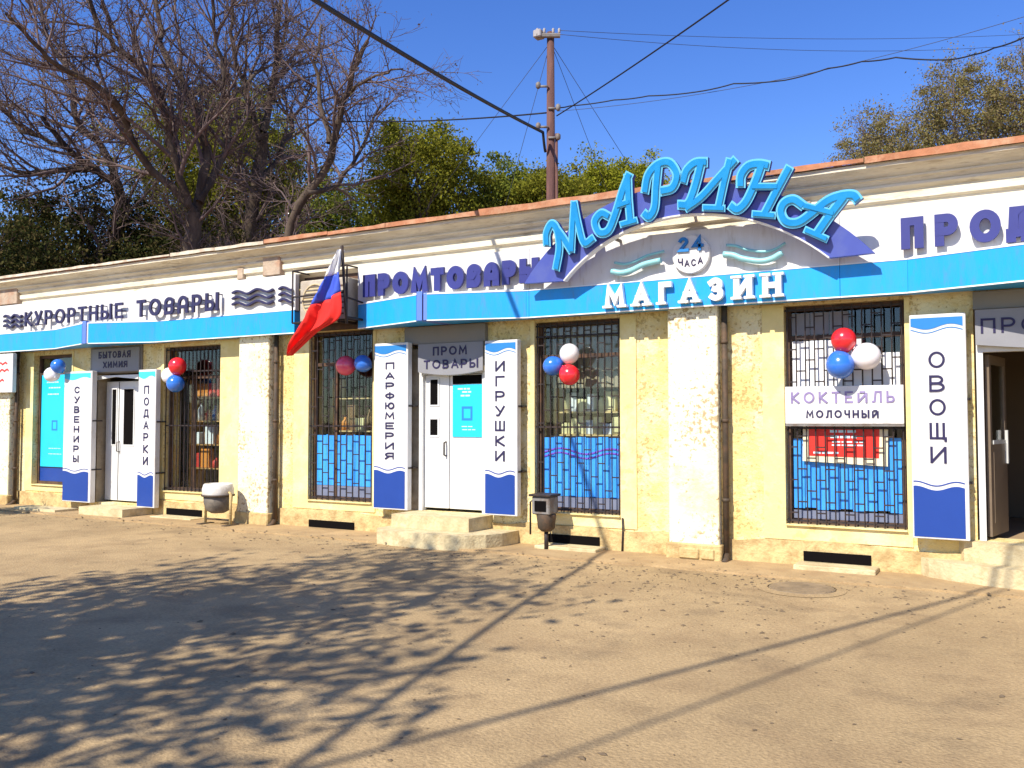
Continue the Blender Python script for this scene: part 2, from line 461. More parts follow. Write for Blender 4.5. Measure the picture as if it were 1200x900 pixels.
# ------------------------------------------------------------------ lettering: strokes on a unit square, per letter (width, strokes)
def glyph(ch, rnd=False):
    O = ('O', arc(.5, .5, .5, .5, 0, 360, 24))
    G = {
     'К': (.72, [[(0, 0), (0, 1)], [(.95, 1), (.1, .5)], [(.1, .5), (1, 0)]]),
     'У': (.72, [[(0, 1), (.5, .42)], [(1, 1), (.35, 0), (.12, 0)]]),
     'Р': (.70, [[(0, 0), (0, 1)], [(0, 1)] + arc(.55, .72, .45, .28, 90, -90, 12) + [(0, .44)]]),
     'О': (.92, [O]),
     'Т': (.72, [[(0, 1), (1, 1)], [(.5, .94), (.5, 0)]]),
     'Н': (.78, [[(0, 0), (0, 1)], [(1, 0), (1, 1)], [(.06, .5), (.94, .5)]]),
     'Ы': (.95, [[(0, 0), (0, 1)], [(0, .52)] + arc(.32, .26, .3, .26, 90, -90, 10) + [(0, 0)], [(1, 0), (1, 1)]]),
     'Ь': (.65, [[(0, 0), (0, 1)], [(0, .52)] + arc(.6, .26, .4, .26, 90, -90, 10) + [(0, 0)]]),
     'Е': (.66, [[(1, 1), (0, 1), (0, 0), (1, 0)], [(.06, .5), (.85, .5)]]),
     'В': (.70, [[(0, 0), (0, 1)], [(0, 1)] + arc(.5, .76, .38, .24, 90, -90, 10) + [(.06, .52)], [(.06, .50)] + arc(.52, .25, .46, .25, 90, -90, 10) + [(0, 0)]]),
     'А': (.80, [[(0, 0), (.5, 1), (1, 0)], [(.2, .33), (.8, .33)]]),
     'П': (.74, [[(0, 0), (0, 1), (1, 1), (1, 0)]]),
     'М': (.95, [[(0, 0), (.08, 1), (.5, .25), (.92, 1), (1, 0)]]),
     'Г': (.60, [[(0, 0), (0, 1), (1, 1)]]),
     'З': (.70, [[(.05, .88)] + arc(.48, .76, .4, .24, 120, -90, 12), [(.4, .52)] + arc(.5, .25, .46, .25, 90, -140, 12)]),
     'И': (.80, [[(0, 1), (0, 0)], [(.05, .04), (.95, .96)], [(1, 1), (1, 0)]]),
     'Й': (.80, [[(0, .82), (0, 0)], [(.05, .04), (.95, .8)], [(1, .82), (1, 0)], [(.3, 1), (.7, 1)]]),
     'Д': (.88, [[(.14, .1), (.24, 1), (.86, 1), (.86, .1)], [(0, -.1), (0, .1), (1, .1), (1, -.1)]]),
     'Щ': (1.0, [[(0, 1), (0, 0), (.9, 0), (.9, 1)], [(.45, 1), (.45, .05)], [(.9, 0), (1.02, 0), (1.02, -.16)]]),
     'Ш': (1.0, [[(0, 1), (0, 0), (1, 0), (1, 1)], [(.5, 1), (.5, .05)]]),
     'Ф': (.95, [[(.5, -.05), (.5, 1.05)], ('O', arc(.5, .5, .5, .34, 0, 360, 20))]),
     'Ю': (1.05, [[(0, 0), (0, 1)], [(.05, .5), (.35, .5)], ('O', arc(.68, .5, .33, .5, 0, 360, 20))]),
     'Я': (.72, [[(1, 0), (1, 1)], [(1, 1)] + arc(.45, .72, .45, .28, 90, 270, 12) + [(1, .44)], [(.45, .44), (0, 0)]]),
     'С': (.85, [arc(.5, .5, .5, .5, 40, 320, 20)]),
     'Л': (.78, [[(0, 0), (.22, .05), (.34, 1), (1, 1), (1, 0)]]),
     'Ч': (.70, [[(0, 1), (0, .6), (.2, .45), (1, .45)], [(1, 1), (1, 0)]]),
     'Б': (.70, [[(.9, 1), (0, 1), (0, 0)], [(0, .55)] + arc(.55, .275, .45, .275, 90, -90, 10) + [(0, 0)]]),
     'Х': (.75, [[(0, 0), (1, 1)], [(0, 1), (1, 0)]]),
     '2': (.65, [arc(.5, .74, .42, .26, 160, -20, 12) + [(.05, 0), (1, 0)]]),
     '4': (.70, [[(.72, 0), (.72, 1), (0, .3), (1, .3)]]),
    }
    if rnd:
        G['А'] = (.78, [[(0, 0)] + arc(.5, .55, .5, .45, 180, 0, 14) + [(1, 0)], [(.06, .34), (.94, .34)]])
        G['В'] = (.74, [[(0, 0)] + arc(.5, .72, .5, .28, 180, 0, 12) + [(.85, .52)], [(.06, .5), (.6, .5)] + arc(.62, .26, .38, .26, 80, -90, 8) + [(0, 0)]])
    return G[ch]

def letters(text, x0, x1, z0, z1, sw, yb, yf, mat, parent, rnd=False, gap=.30, peg=None, serif=False, cond=1.0):
    """row of letters between x0 and x1, every letter its own mesh under the sign"""
    h = z1 - z0
    ws = [(0.5 if c == ' ' else glyph(c, rnd)[0]) for c in text]
    total = sum(ws) + gap * (len(text) - 1)
    k = (x1 - x0) / total
    x = x0
    for c, w in zip(text, ws):
        if c != ' ':
            draw(c, x, x + w * k, z0, z1, sw, yb, yf, mat, parent, rnd, peg, serif)
        x += (w + gap) * k

def draw(c, xa, xb, z0, z1, sw, yb, yf, mat, parent, rnd=False, peg=None, serif=False):
    mb = MB()
    iw = xb - xa - sw; ih = z1 - z0 - sw
    f = lambda q: (xa + sw / 2 + q[0] * iw, z0 + sw / 2 + q[1] * ih)
    for i, s in enumerate(glyph(c, rnd)[1]):
        closed = isinstance(s, tuple) and s[0] == 'O'
        pts = [f(q) for q in (s[1] if closed else s)]
        d = i * .0025
        mb.ribbon(pts, sw, yb - d * .3, yf - d, closed=closed, cap=0 if closed else sw * .5)
        if peg is not None:
            q = pts[len(pts) // 2]
            mb.box(q[0] - .008, q[0] + .008, yb - .004, peg, q[1] - .008, q[1] + .008)
    if serif and c in 'МАГИН':
        for fx in ((0, 1) if c != 'Г' else (0,)):
            q = f((fx, 0)); mb.box(q[0] - sw * .95, q[0] + sw * .95, yf - .011, yb, z0 - .001, z0 + sw * .42)
            if c in 'ИН':
                q = f((fx, 1)); mb.box(q[0] - sw * .95, q[0] + sw * .95, yf - .011, yb, z1 - sw * .42, z1 + .001)
    return mb.build('letter', mat, parent)

# ------------------------------------------------------------------ ground
g = MB()
g.add([(-500, -500, 0), (500, -500, 0), (500, 500, 0), (-500, 500, 0)], [(0, 1, 2, 3)])
tag(g.build('ground', 'worn_asphalt'), 'dusty tan worn asphalt yard in front of the shops', 'ground', kind='structure')
rng = random.Random(3)
edge = [(-19.8, -0.95)] + [(-19.6 + i * 0.4, -0.86 + rng.uniform(-.05, .05)) for i in range(66)] + [(7.0, -0.9)]
pv = MB(); pv.prism_z([(7.0, 0.05), (-19.8, 0.05)] + edge, -0.05, 0.022)
tag(pv.build('pavement', 'pavement'), 'narrow dirt-covered pavement strip along the foot of the shop wall', 'pavement', kind='structure')

# ------------------------------------------------------------------ shop building
XL, XR = -19.6, 6.6          # ends of the building
DEPTH = 4.4
FLOOR = 0.36
B = thing('shop_building', 'long single-storey yellow plastered shop building with moulded cornice and rusty roof edge', 'building', ((XL + XR) / 2, 0, 0))
WIN = {  # x0, x1, z0, z1
 'A': (-16.18, -15.02, .40, 2.83), 'B': (-12.52, -11.17, .42, 2.84), 'C': (-9.28, -8.06, .41, 2.93),
 'D': (-5.42, -4.23, .43, 2.87), 'E': (-2.26, -1.02, .45, 2.88)}
DOOR = {'A': (-14.46, -13.07, .16, 2.90), 'B': (-7.45, -6.13, .36, 2.90), 'C': (-.38, 1.30, .40, 2.90)}
op = sorted(list(WIN.values()) + list(DOOR.values()))
WTOP = 3.86
w = MB()
xs = sorted({XL, XR} | {o[0] for o in op} | {o[1] for o in op})
T = 0.32                      # wall thickness
for i in range(len(xs) - 1):
    a, b = xs[i], xs[i + 1]
    hole = [o for o in op if o[0] <= a + 1e-6 and o[1] >= b - 1e-6]
    if not hole:
        w.add([(a, 0, 0), (b, 0, 0), (b, 0, WTOP), (a, 0, WTOP)], [(0, 1, 2, 3)])
        w.add([(a, T, 0), (b, T, 0), (b, T, WTOP), (a, T, WTOP)], [(3, 2, 1, 0)])
    else:
        x0, x1, z0, z1 = hole[0]
        w.add([(a, 0, 0), (b, 0, 0), (b, 0, z0), (a, 0, z0)], [(0, 1, 2, 3)])
        w.add([(a, 0, z1), (b, 0, z1), (b, 0, WTOP), (a, 0, WTOP)], [(0, 1, 2, 3)])
        w.add([(a, T, 0), (b, T, 0), (b, T, z0), (a, T, z0)], [(3, 2, 1, 0)])
        w.add([(a, T, z1), (b, T, z1), (b, T, WTOP), (a, T, WTOP)], [(3, 2, 1, 0)])
        w.add([(a, 0, z0), (b, 0, z0), (b, T, z0), (a, T, z0)], [(0, 1, 2, 3)])
        w.add([(a, 0, z1), (a, T, z1), (b, T, z1), (b, 0, z1)], [(0, 1, 2, 3)])
        w.add([(a, 0, z0), (a, T, z0), (a, T, z1), (a, 0, z1)], [(0, 1, 2, 3)])
        w.add([(b, 0, z0), (b, 0, z1), (b, T, z1), (b, T, z0)], [(0, 1, 2, 3)])
w.build('wall', 'stucco', B, fix=False)
w = MB()
w.box(XL, XL + .3, T + .002, DEPTH, 0, WTOP); w.build('end_wall', 'stucco', B)
w = MB(); w.box(XR - .3, XR, T + .002, DEPTH, 0, WTOP); w.build('end_wall', 'stucco', B)
w = MB(); w.box(XL, XR, DEPTH + .002, DEPTH + .3, 0, WTOP); w.build('rear_wall', 'stucco', B)
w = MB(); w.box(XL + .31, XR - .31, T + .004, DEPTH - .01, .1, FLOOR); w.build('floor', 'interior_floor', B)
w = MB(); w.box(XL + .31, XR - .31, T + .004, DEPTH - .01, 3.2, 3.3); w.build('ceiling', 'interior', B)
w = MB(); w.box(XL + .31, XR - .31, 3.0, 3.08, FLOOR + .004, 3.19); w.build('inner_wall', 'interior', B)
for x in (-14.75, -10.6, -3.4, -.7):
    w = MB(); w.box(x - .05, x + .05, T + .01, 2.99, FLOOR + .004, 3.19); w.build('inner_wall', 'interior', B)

# plinth, with gaps at the doors
pl = sorted(DOOR.values())
cuts = [XL] + [c for d in pl for c in (d[0] - .02, d[1] + .02)] + [XR]
rng = random.Random(8)
for i in range(0, len(cuts), 2):
    a, b = cuts[i], cuts[i + 1]
    n = max(2, int((b - a) / .3))
    top = [(a + (b - a) * j / n, .27 + rng.uniform(-.03, .03)) for j in range(n + 1)]
    w = MB(); w.prism_y([(b, 0), (a, 0)] + top, .0, -.035); w.build('plinth', 'plinth', B)
# loose plinth stones, showing where plaster has fallen
def stone_row(xa, xb, y, z, mat='concrete'):
    x = xa
    while x < xb:
        ww = rng.uniform(.14, .26)
        s = MB(); s.box(x, x + ww - .02, y - rng.uniform(.015, .035), y + .03, z, z + rng.uniform(.09, .13), bev=.012)
        s.build('stone', mat, B); x += ww
stone_row(-3.42, -3.02, -.235, .03, 'plinth')

# smooth plaster surrounds round the windows
for k, (x0, x1, z0, z1) in WIN.items():
    l = {'A': .22, 'B': .06, 'C': .30, 'D': .06, 'E': .24}[k]; r = {'A': .04, 'B': .42, 'C': .05, 'D': .21, 'E': .05}[k]
    w = MB()
    w.box(x0 - l, x0, -.014, -.001, .29, 2.90); w.box(x1, x1 + r, -.014, -.001, .29, 2.90)
    w.box(x0, x1, -.014, -.001, .29, z0)
    w.build('window_surround', 'trim_plaster', B)
    s = MB(); s.box(x0 + .002, x1 - .002, -.05, T - .01, z0 - .001, z0 + .012); s.build('window_sill', 'trim_plaster', B)

# pilasters
for x0, x1, yf in ((-10.56, -9.92, -.20), (-3.55, -2.96, -.20), (-17.3, -16.62, -.20), (3.2, 3.85, -.20)):
    w = MB(); w.box(x0, x1, yf, -.001, 0, 3.0, bev=.012); w.build('pilaster', 'pilaster_plaster', B)
    w = MB(); w.box(x0 - .03, x1 + .03, yf - .03, -.04, 0, .20, bev=.015); w.build('pilaster_base', 'plinth', B)
# rain pipes in the angle right of the pilasters
for x in (-9.86, -2.905, -16.55):
    w = MB(); w.tube([(x, -.10, .06), (x, -.10, 2.95)], .035, 10)
    w.tube([(x, -.10, .09), (x + .01, -.16, .03), (x + .015, -.26, .0)], .037, 10)
    for z in (.7, 1.6, 2.5): w.tube([(x, -.10, z - .02), (x, -.10, z + .02)], .043, 10)
    w.build('rain_pipe', 'pipe_dark', B)

# cornice: one moulded profile run along the front
prof = [(-.02, 3.70), (-.16, 3.78), (-.20, 3.795), (-.20, 3.868), (-.225, 3.872), (-.245, 3.885), (-.245, 3.958), (-.215, 3.966), (-.22, 3.985),
        (-.275, 4.015), (-.275, 4.04), (-.262, 4.044), (-.30, 4.085), (-.325, 4.09), (-.325, 4.108), (-.312, 4.112), (-.345, 4.145), (-.395, 4.172), (-.44, 4.185), (-.47, 4.19), (-.47, 4.235), (-.02, 4.235)]
w = MB(); w.prism_x(prof, XL - .1, XR + .1); w.build('cornice', 'cornice', B)
for x0, x1, y, z0, z1 in ((-9.98, -9.62, -.295, 3.80, 4.13), (-10.56, -10.43, -.262, 3.80, 3.975), (-16.95, -16.30, -.30, 3.80, 4.13), (-2.0, -1.9, -.262, 3.80, 3.97)):
    w = MB(); w.box(x0, x1, y, -.02, z0, z1, bev=.01); w.build('cornice_block', 'cornice_block', B)
# roof: two shallow sheets with standing seams and an uneven metal edge
rf = MB()
rf.prism_x([(-.50, 4.243), (2.2, 4.78), (DEPTH + .5, 4.35), (DEPTH + .5, 4.32), (2.2, 4.74), (-.50, 4.239)], XL - .2, XR + .2)
roof = rf.build('roof', 'rust', B)
x = XL
first = None
while x < XR:
    if first is None:
        s = MB(); s.prism_x([(-.50, 4.245), (2.2, 4.782), (2.2, 4.81), (-.50, 4.275)], x, x + .025)
        first = s.build('roof_seam', 'rust', roof, loc=(x, 0, 0))
    else: again(first, roof, (x, 0, 0))
    x += .62
rng = random.Random(4)
x = XL - .15
while x < XR:
    ln = rng.uniform(1.0, 2.0)
    z = 4.268 + rng.uniform(-.006, .006); h = rng.uniform(.03, .045) if x < -9.9 else rng.uniform(.045, .075)
    n = 5
    top = [(x + (ln - .01) * j / n, z + h * .5 + rng.uniform(-.006, .01)) for j in range(n + 1)]
    bot = [(x + (ln - .01) * j / n, z - h * .55 + rng.uniform(-.006, .006)) for j in range(n + 1)]
    w = MB(); w.prism_y(top[::-1] + bot, -.50, -.512 - rng.uniform(0, .008))
    w.build('edge_flashing', 'pale_flashing' if x < -9.9 else 'rust', roof)
    x += ln

# windows: frame, glass, sheets pasted on the glass
GY = .13
for k, (x0, x1, z0, z1) in WIN.items():
    zb = z0 + .014
    fw = .055
    f = MB()
    f.box(x0 + .002, x0 + fw, GY - .03, GY + .03, zb, z1 - .002); f.box(x1 - fw, x1 - .002, GY - .03, GY + .03, zb, z1 - .002)
    f.box(x0 + fw, x1 - fw, GY - .028, GY + .028, zb, zb + fw); f.box(x0 + fw, x1 - fw, GY - .028, GY + .028, z1 - fw - .002, z1 - .002)
    mull = {'A': [], 'B': [.45], 'C': [.36], 'D': [], 'E': []}[k]
    zt = {'A': 2.45, 'B': 2.30, 'C': 2.42, 'D': 2.40, 'E': 2.50}[k]
    f.box(x0 + fw, x1 - fw, GY - .026, GY + .026, zt, zt + .05)
    for m in mull:
        xm = x0 + (x1 - x0) * m; f.box(xm - .02, xm + .02, GY - .024, GY + .024, zb + fw, zt)
    win = f.build('window', 'dark_frame', B)
    for zz0, zz1 in ((zb + fw, zt), (zt + .05, z1 - fw - .002)):
        p = MB(); p.box(x0 + fw - .005, x1 - fw + .005, GY - .004, GY + .004, zz0 - .005, zz1 + .005); p.build('pane', 'glass', win)
    def sheet(nm, a, b, c, d, mat, dy=.008):
        s = MB(); s.box(a, b, GY - dy - .003, GY - dy, c, d); return s.build(nm, mat, win)
    if k == 'A':
        sheet('blue_film', x0 + .06, x1 - .06, .47, .72, 'print_deep_blue')
    if k in 'CD':
        n = 6 if k == 'C' else 7
        ww = (x1 - x0 - .12) / n
        for i in range(n):
            sheet('blue_film', x0 + .06 + i * ww + .003, x0 + .06 + (i + 1) * ww - .003, .64, 1.385 + .01 * (i % 2), 'film_blue', .008 + .004 * (i % 2))
        sheet('grey_film', x0 + .06, x1 - .06, .48, .635, 'film_edge')
    if k == 'D':
        for off in (0, .055):
            s = MB(); s.ribbon([(x0 + .07 + i * (x1 - x0 - .14) / 40, 1.16 + off + .035 * math.sin(i / 40 * 2 * PI * 1.5 - .6)) for i in range(41)], .018, GY - .018, GY - .022)
            s.build('wave_stripe', 'film_violet', win)
    if k == 'E':
        n = 9
        ww = (x1 - x0 - .12) / n
        for i in range(n):
            sheet('blue_film', x0 + .06 + i * ww + .004, x0 + .06 + (i + 1) * ww - .004, .63 + .012 * math.sin(i * 2.1), 1.40 + .02 * math.sin(i * 1.7), 'film_blue', .008 + .004 * (i % 2))
        sheet('grey_film', x0 + .06, x1 - .06, .51, .61, 'film_edge')
        ww = (x1 - x0 - .12) / 6
        for i in range(6):
            sheet('white_film', x0 + .06 + i * ww + .004, x0 + .06 + (i + 1) * ww - .004, 1.60, 2.49 - (.16 if i > 3 else 0), 'film_white', .008 + .004 * (i % 2))
        for i in range(3):
            sheet('grey_film', x0 + .06 + i * ww * 1.1, x0 + .06 + (i + 1) * ww * 1.1 - .01, 2.56, 2.80, 'grey_sign', .008)

# iron grilles in front of the panes: upright bars with short rungs set in steps
def grille(k, n, step, rungs=True, hbars=(1.52,), wavy=False):
    x0, x1, z0, z1 = WIN[k]
    y = .028
    gr = bpy.data.objects.new('window_grille', None); COL.objects.link(gr); gr.parent = B
    gr.location = Vector(((x0 + x1) / 2, y, z0)) - base_of(B)
    for z in (z0 + .05, z1 - .05) + tuple(hbars):
        q = MB(); q.box(x0 + .003, x1 - .003, y - .006, y + .006, z - .011, z + .011); q.build('rail', 'iron', gr)
    h = z1 - z0 - .03
    bar = None
    dx = (x1 - x0 - .06) / (n - 1)
    for i in range(n):
        loc = (x0 + .03 + i * dx, y, z0 + .015)
        if bar is None:
            b = MB(); b.tube([(loc[0], loc[1] - .0125, loc[2]), (loc[0], loc[1] - .0125, loc[2] + h)], .0085, 6, smooth=False)
            bar = b.build('bar', 'iron', gr, loc=loc)
        else: again(bar, gr, loc)
    if rungs:
        rung = None
        for i in range(n - 1):
            z = z0 + .14 + (i % 3) * step / 3
            while z < z1 - .12:
                loc = (x0 + .03 + (i + .5) * dx, y - .0125, z)
                if rung is None:
                    b = MB(); b.box(loc[0] - dx / 2 + .005, loc[0] + dx / 2 - .005, loc[1] - .005, loc[1] + .005, loc[2] - .0075, loc[2] + .0075)
                    rung = b.build('rung', 'iron', gr, loc=loc)
                else: again(rung, gr, loc)
                z += step
grille('E', 13, .36); grille('D', 13, .50, True, (1.52, 2.68)); grille('C', 11, .42); grille('B', 15, 1, False, (1.52, 2.42))

# doors
def door_frame(k, jl, jr, zt, mat='door_white', y0=.0, y1=.10):
    x0, x1, z0, z1 = DOOR[k]
    f = MB()
    f.box(x0 + jl, x0 + jl + .06, y0, y1, z0 + .002, zt); f.box(x1 - jr - .06, x1 - jr, y0, y1, z0 + .002, zt)
    f.box(x0 + jl, x1 - jr, y0 + .003, y1 - .003, zt + .001, zt + .08)
    return f.build('door_frame', mat, B)
# A
x0, x1, z0, z1 = DOOR['A']
w = MB(); w.box(x0 + .002, x0 + .16, .02, .26, z0 + .002, 2.44); w.box(x1 - .10, x1 - .002, .02, .26, z0 + .002, 2.44); w.build('door_jamb', 'jamb', B)
w = MB(); w.box(x0 + .002, x1 - .002, -.03, .26, 2.442, z1 - .002); w.build('door_lintel', 'grey_beam', B)
w = MB(); w.prism_y([(x0 + .1, 2.40), (x0 + .1, 2.32), (-13.8, 2.37), (x1 - .1, 2.32), (x1 - .1, 2.40)], .02, -.02); w.build('door_trim', 'door_white', B)
def leaf(x0, x1, y, z0, z1, panes, mat='door_white'):
    """door leaf with dark glass lights; panes (x0, x1, z0, z1)"""
    d = MB(); d.box(x0, x1, y, y + .045, z0, z1, bev=.006)
    o = d.build('door', mat, B)
    for a, b, c, e in panes:
        m = MB(); t = .022
        m.box(a - t, a, y - .012, y - .001, c - t, e + t); m.box(b, b + t, y - .012, y - .001, c - t, e + t)
        m.box(a, b, y - .011, y - .001, c - t, c); m.box(a, b, y - .011, y - .001, e, e + t); m.build('pane_frame', mat, o)
        m = MB(); m.box(a, b, y - .004, y - .001, c, e); m.build('pane', 'black', o)
    return o
dA = leaf(-14.26, -13.20, .16, .19, 2.30, [(-14.08, -13.97, 1.18, 2.16), (-13.76, -13.50, 1.18, 2.16)])
m = MB(); m.box(-13.90, -13.895, .150, .159, .2, 2.29); m.build('leaf_gap', 'black', dA)
m = MB(); m.tube([(-13.87, .155, 1.05), (-13.87, .10, 1.06), (-13.87, .10, 1.22), (-13.87, .155, 1.23)], .012, 8); m.build('handle', 'old_steel', dA)
# B
x0, x1, z0, z1 = DOOR['B']
w = MB(); w.box(x0 + .002, x0 + .20, .015, .25, z0 + .002, 2.60); w.build('door_jamb', 'jamb', B)
w = MB(); w.box(x0 + .002, x1 - .002, -.08, .25, 2.66, z1 - .002); w.build('door_lintel', 'grey_beam', B)
door_frame('B', .20, .03, 2.24)
dB1 = leaf(-7.185, -6.785, .05, .40, 2.235, [(-7.09, -6.965, 1.82, 2.17), (-7.09, -6.965, 1.40, 1.62)])
m = MB(); m.tube([(-6.83, .048, 1.12), (-6.83, .0, 1.13), (-6.83, .0, 1.30), (-6.83, .048, 1.31)], .012, 8); m.build('handle', 'iron', dB1)
dB2 = leaf(-6.775, -6.225, .055, .40, 2.235, [])
m = MB(); m.box(-6.72, -6.26, .044, .0545, 2.10, 2.22); m.build('pane', 'black', dB2)
# C, standing open
x0, x1, z0, z1 = DOOR['C']
w = MB(); w.box(x0 + .002, x1 - .002, -.06, .25, 2.72, z1 - .002); w.build('door_lintel', 'grey_beam', B)
door_frame('C', .02, .02, 2.29, y0=-.02)
def open_leaf(hx, hy, ang, wd):
    d = MB()
    z0, z1 = .43, 2.27
    fr = [(0, .07, z0, z1), (wd - .07, wd, z0, z1), (.07, wd - .07, z0, 1.38), (.07, wd - .07, z1 - .09, z1)]
    for a, b, c, e in fr: d.box(a, b, -.02, .02, c, e)
    o = d.build('door', 'brown_leaf', B, loc=(0, 0, 0))
    p = MB(); p.box(.07, wd - .07, -.004, .004, 1.38, z1 - .09); p.build('pane', 'glass', None).parent = o
    p = MB(); p.box(.07, wd - .07, -.034, -.024, 1.36, 1.40); p.box(wd - .09, wd - .05, -.05, -.022, 1.15, 1.50); p.build('handle', 'pale_steel', None).parent = o
    p = MB(); p.box(.10, wd - .10, -.026, -.0215, .56, 1.28); p.build('panel', 'brown_leaf', None).parent = o
    o.location = Vector((hx, hy, 0)) - base_of(B); o.rotation_euler = (0, 0, ang)
    return o
open_leaf(-.27, .12, R(78), .66)
open_leaf(1.20, .10, R(110), .66)

# basement vents in the plinth
for a, b, z in ((-12.36, -11.52, .10), (-9.22, -8.36, .08), (-5.20, -4.50, .12), (-2.07, -1.38, .13)):
    v = MB(); v.box(a, b, -.052, -.036, z - .055, z + .05); v.build('basement_vent', 'black', B)
    s = MB(); s.box(a - .05, b + .08, -.34, -.036, .0, z - .06, bev=.008); s.build('vent_ledge', 'concrete', B)
# fine crack-like cable down the wall beside the window
w = MB(); w.tube([(-4.20, -.03, .42), (-4.19, -.045, .25), (-4.20, -.05, .0)], .012, 6); w.build('earth_cable', 'iron', B)

# ------------------------------------------------------------------ doorsteps
def steps(name, label, tiers, loc):
    t = thing(name, label, 'step', loc, 'concrete doorsteps')
    for poly, z0, z1 in tiers:
        bm = MB(); bm.prism_z(poly, z0, z1); bm.build('tread', 'concrete', t)
    return t
steps('doorstep', 'low single concrete doorstep below the household chemicals door', [([(-13.85, -.04), (-13.85, -.62), (-12.72, -.62), (-12.72, -.04)], 0, .15)], (-13.3, -.3, 0))
steps('doorstep', 'flat broken concrete slab on the ground under the far left window', [([(-15.75, -.25), (-15.7, -.62), (-15.0, -.70), (-14.45, -.66), (-14.40, -.25)], 0, .06)], (-15.1, -.45, 0))
steps('doorstep', 'two-tier curved concrete doorstep under the white double door', [
    ([(-7.38, -.04), (-7.40, -.72), (-7.30, -.86), (-7.0, -.92), (-6.5, -.95), (-6.2, -.93), (-5.95, -.83), (-5.76, -.66), (-5.66, -.42), (-5.64, -.04)], 0, .185),
    ([(-7.30, .0), (-7.30, -.55), (-6.08, -.55), (-6.05, .0)], .186, .358)], (-6.5, -.5, 0))
steps('doorstep', 'curved concrete doorstep in front of the open grocery doorway', [
    ([(-.90, -.04), (-.82, -.16), (-.60, -.30), (-.25, -.44), (.2, -.54), (.7, -.58), (1.9, -.58), (1.9, -.04)], 0, .20),
    ([(-.55, .0), (-.50, -.10), (-.2, -.20), (.4, -.26), (1.6, -.26), (1.6, .0)], .201, .398)], (.4, -.3, 0))

# ------------------------------------------------------------------ fascia signs
BZ0, BZ1, WZ1 = 2.91, 3.24, 3.785
def fascia(name, label, x0, x1, prow=None, loc=None, seams=()):
    """white board with a blue band below; over a door the band comes forward to a fold"""
    t = thing(name, label, 'sign', loc or ((x0 + x1) / 2, -.3, BZ0), 'fascia signs over the shops')
    b = MB(); b.box(x0, x1, -.285, -.205, BZ1 - .02, WZ1); b.build('white_board', 'sign_white', t)
    def band(a, b_, ya, yb):
        m = MB()
        m.prism_z([(a, ya), (b_, yb), (b_, -.05), (a, -.05)], BZ0, BZ1)
        m.build('blue_band', 'sign_blue', t)
        m = MB(); L = ((b_ - a) ** 2 + (yb - ya) ** 2) ** .5
        m.prism_z([(a, ya - .006), (b_, yb - .006), (b_, yb + .02), (a, ya + .02)], BZ0 - .014, BZ0 - .001)
        m.build('band_edge', 'letter_white', t)
        m = MB(); m.prism_z([(a, ya - .006), (b_, yb - .006), (b_, yb + .02), (a, ya + .02)], BZ1 + .001, BZ1 + .012)
        m.build('band_edge', 'letter_white', t)
    if prow is None:
        band(x0, x1, -.30, -.30)
    else:
        pa, ap, pb = prow
        if pa > x0 + .02: band(x0, pa - .002, -.30, -.30)
        band(pa, ap - .085, -.30, -.68)
        band(ap + .085, pb, -.68, -.30)
        if pb < x1 - .02: band(pb + .002, x1, -.30, -.30)
        m = MB(); m.prism_z([(ap - .084, -.675), (ap - .012, -.655), (ap - .012, -.05), (ap - .084, -.05)], BZ0, BZ1 + .05); m.build('fold', 'sign_blue_fold', t)
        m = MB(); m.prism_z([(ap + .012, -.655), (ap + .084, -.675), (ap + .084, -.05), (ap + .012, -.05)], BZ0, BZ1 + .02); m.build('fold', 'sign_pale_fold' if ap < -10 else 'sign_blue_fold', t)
        m = MB(); m.prism_z([(pa, -.30), (ap, -.63), (pb, -.30), (pb, -.28), (pa, -.28)], BZ1 + .012, BZ1 + .03); m.build('fold_cover', 'sign_white', t)
        m = MB(); m.box(ap - .012, ap + .012, -.64, -.06, BZ0 + .004, BZ1 - .004); m.build('fold_gap', 'iron', t)
    m = MB(); m.box(x0, x1, -.20, -.002, BZ0 + .02, BZ0 + .06); m.build('soffit_batten', 'jamb', t)
    return t
def waves(t, x0, x1, zc, mat, n=3, dz=.09, amp=.028, per=2.0, sw=.03):
    for j in range(n):
        m = MB(); m.ribbon([(x0 + (x1 - x0) * i / 30, zc + (j - (n - 1) / 2) * dz + amp * math.sin(i / 30 * 2 * PI * per)) for i in range(31)], sw, -.30, -.345)
        m.build('wave', mat, t)
s1 = fascia('fascia_sign', 'long white and blue fascia sign reading КУРОРТНЫЕ ТОВАРЫ on the left', -19.4, -9.31, (-15.1, -13.69, -12.4))
letters('КУРОРТНЫЕ', -15.89, -13.12, 3.335, 3.60, .045, -.365, -.395, 'letter_navy', s1, True, peg=-.285)
letters('ТОВАРЫ', -12.76, -10.82, 3.325, 3.61, .055, -.365, -.395, 'letter_navy', s1, True, peg=-.285)
waves(s1, -16.65, -16.08, 3.47, 'letter_navy'); waves(s1, -10.58, -9.72, 3.49, 'letter_navy'); waves(s1, -9.60, -9.33, 3.48, 'letter_navy', per=.8)
s2 = fascia('fascia_sign', 'white and blue fascia sign with fat violet letters ПРОМТОВАРЫ in the middle', -8.12, -5.345, (-8.10, -6.73, -5.38))
letters('ПРОМТОВАРЫ', -7.95, -5.16, 3.33, 3.64, .098, -.345, -.385, 'letter_violet', s2, True, gap=.16, peg=-.285)
s3 = fascia('fascia_sign', 'white and blue fascia sign lettered МАГАЗИН under the blue arch', -5.34, -1.61, None)
letters('МАГАЗИН', -4.27, -2.20, 2.945, 3.205, .062, -.31, -.375, 'letter_white', s3, False, gap=.42, serif=True)
m = MB(); m.lathe([(.0, 0), (.22, 0), (.222, .01), (.222, .05), (.215, .06), (.0, .06)], (0, 0, 0), 28, smooth=False)
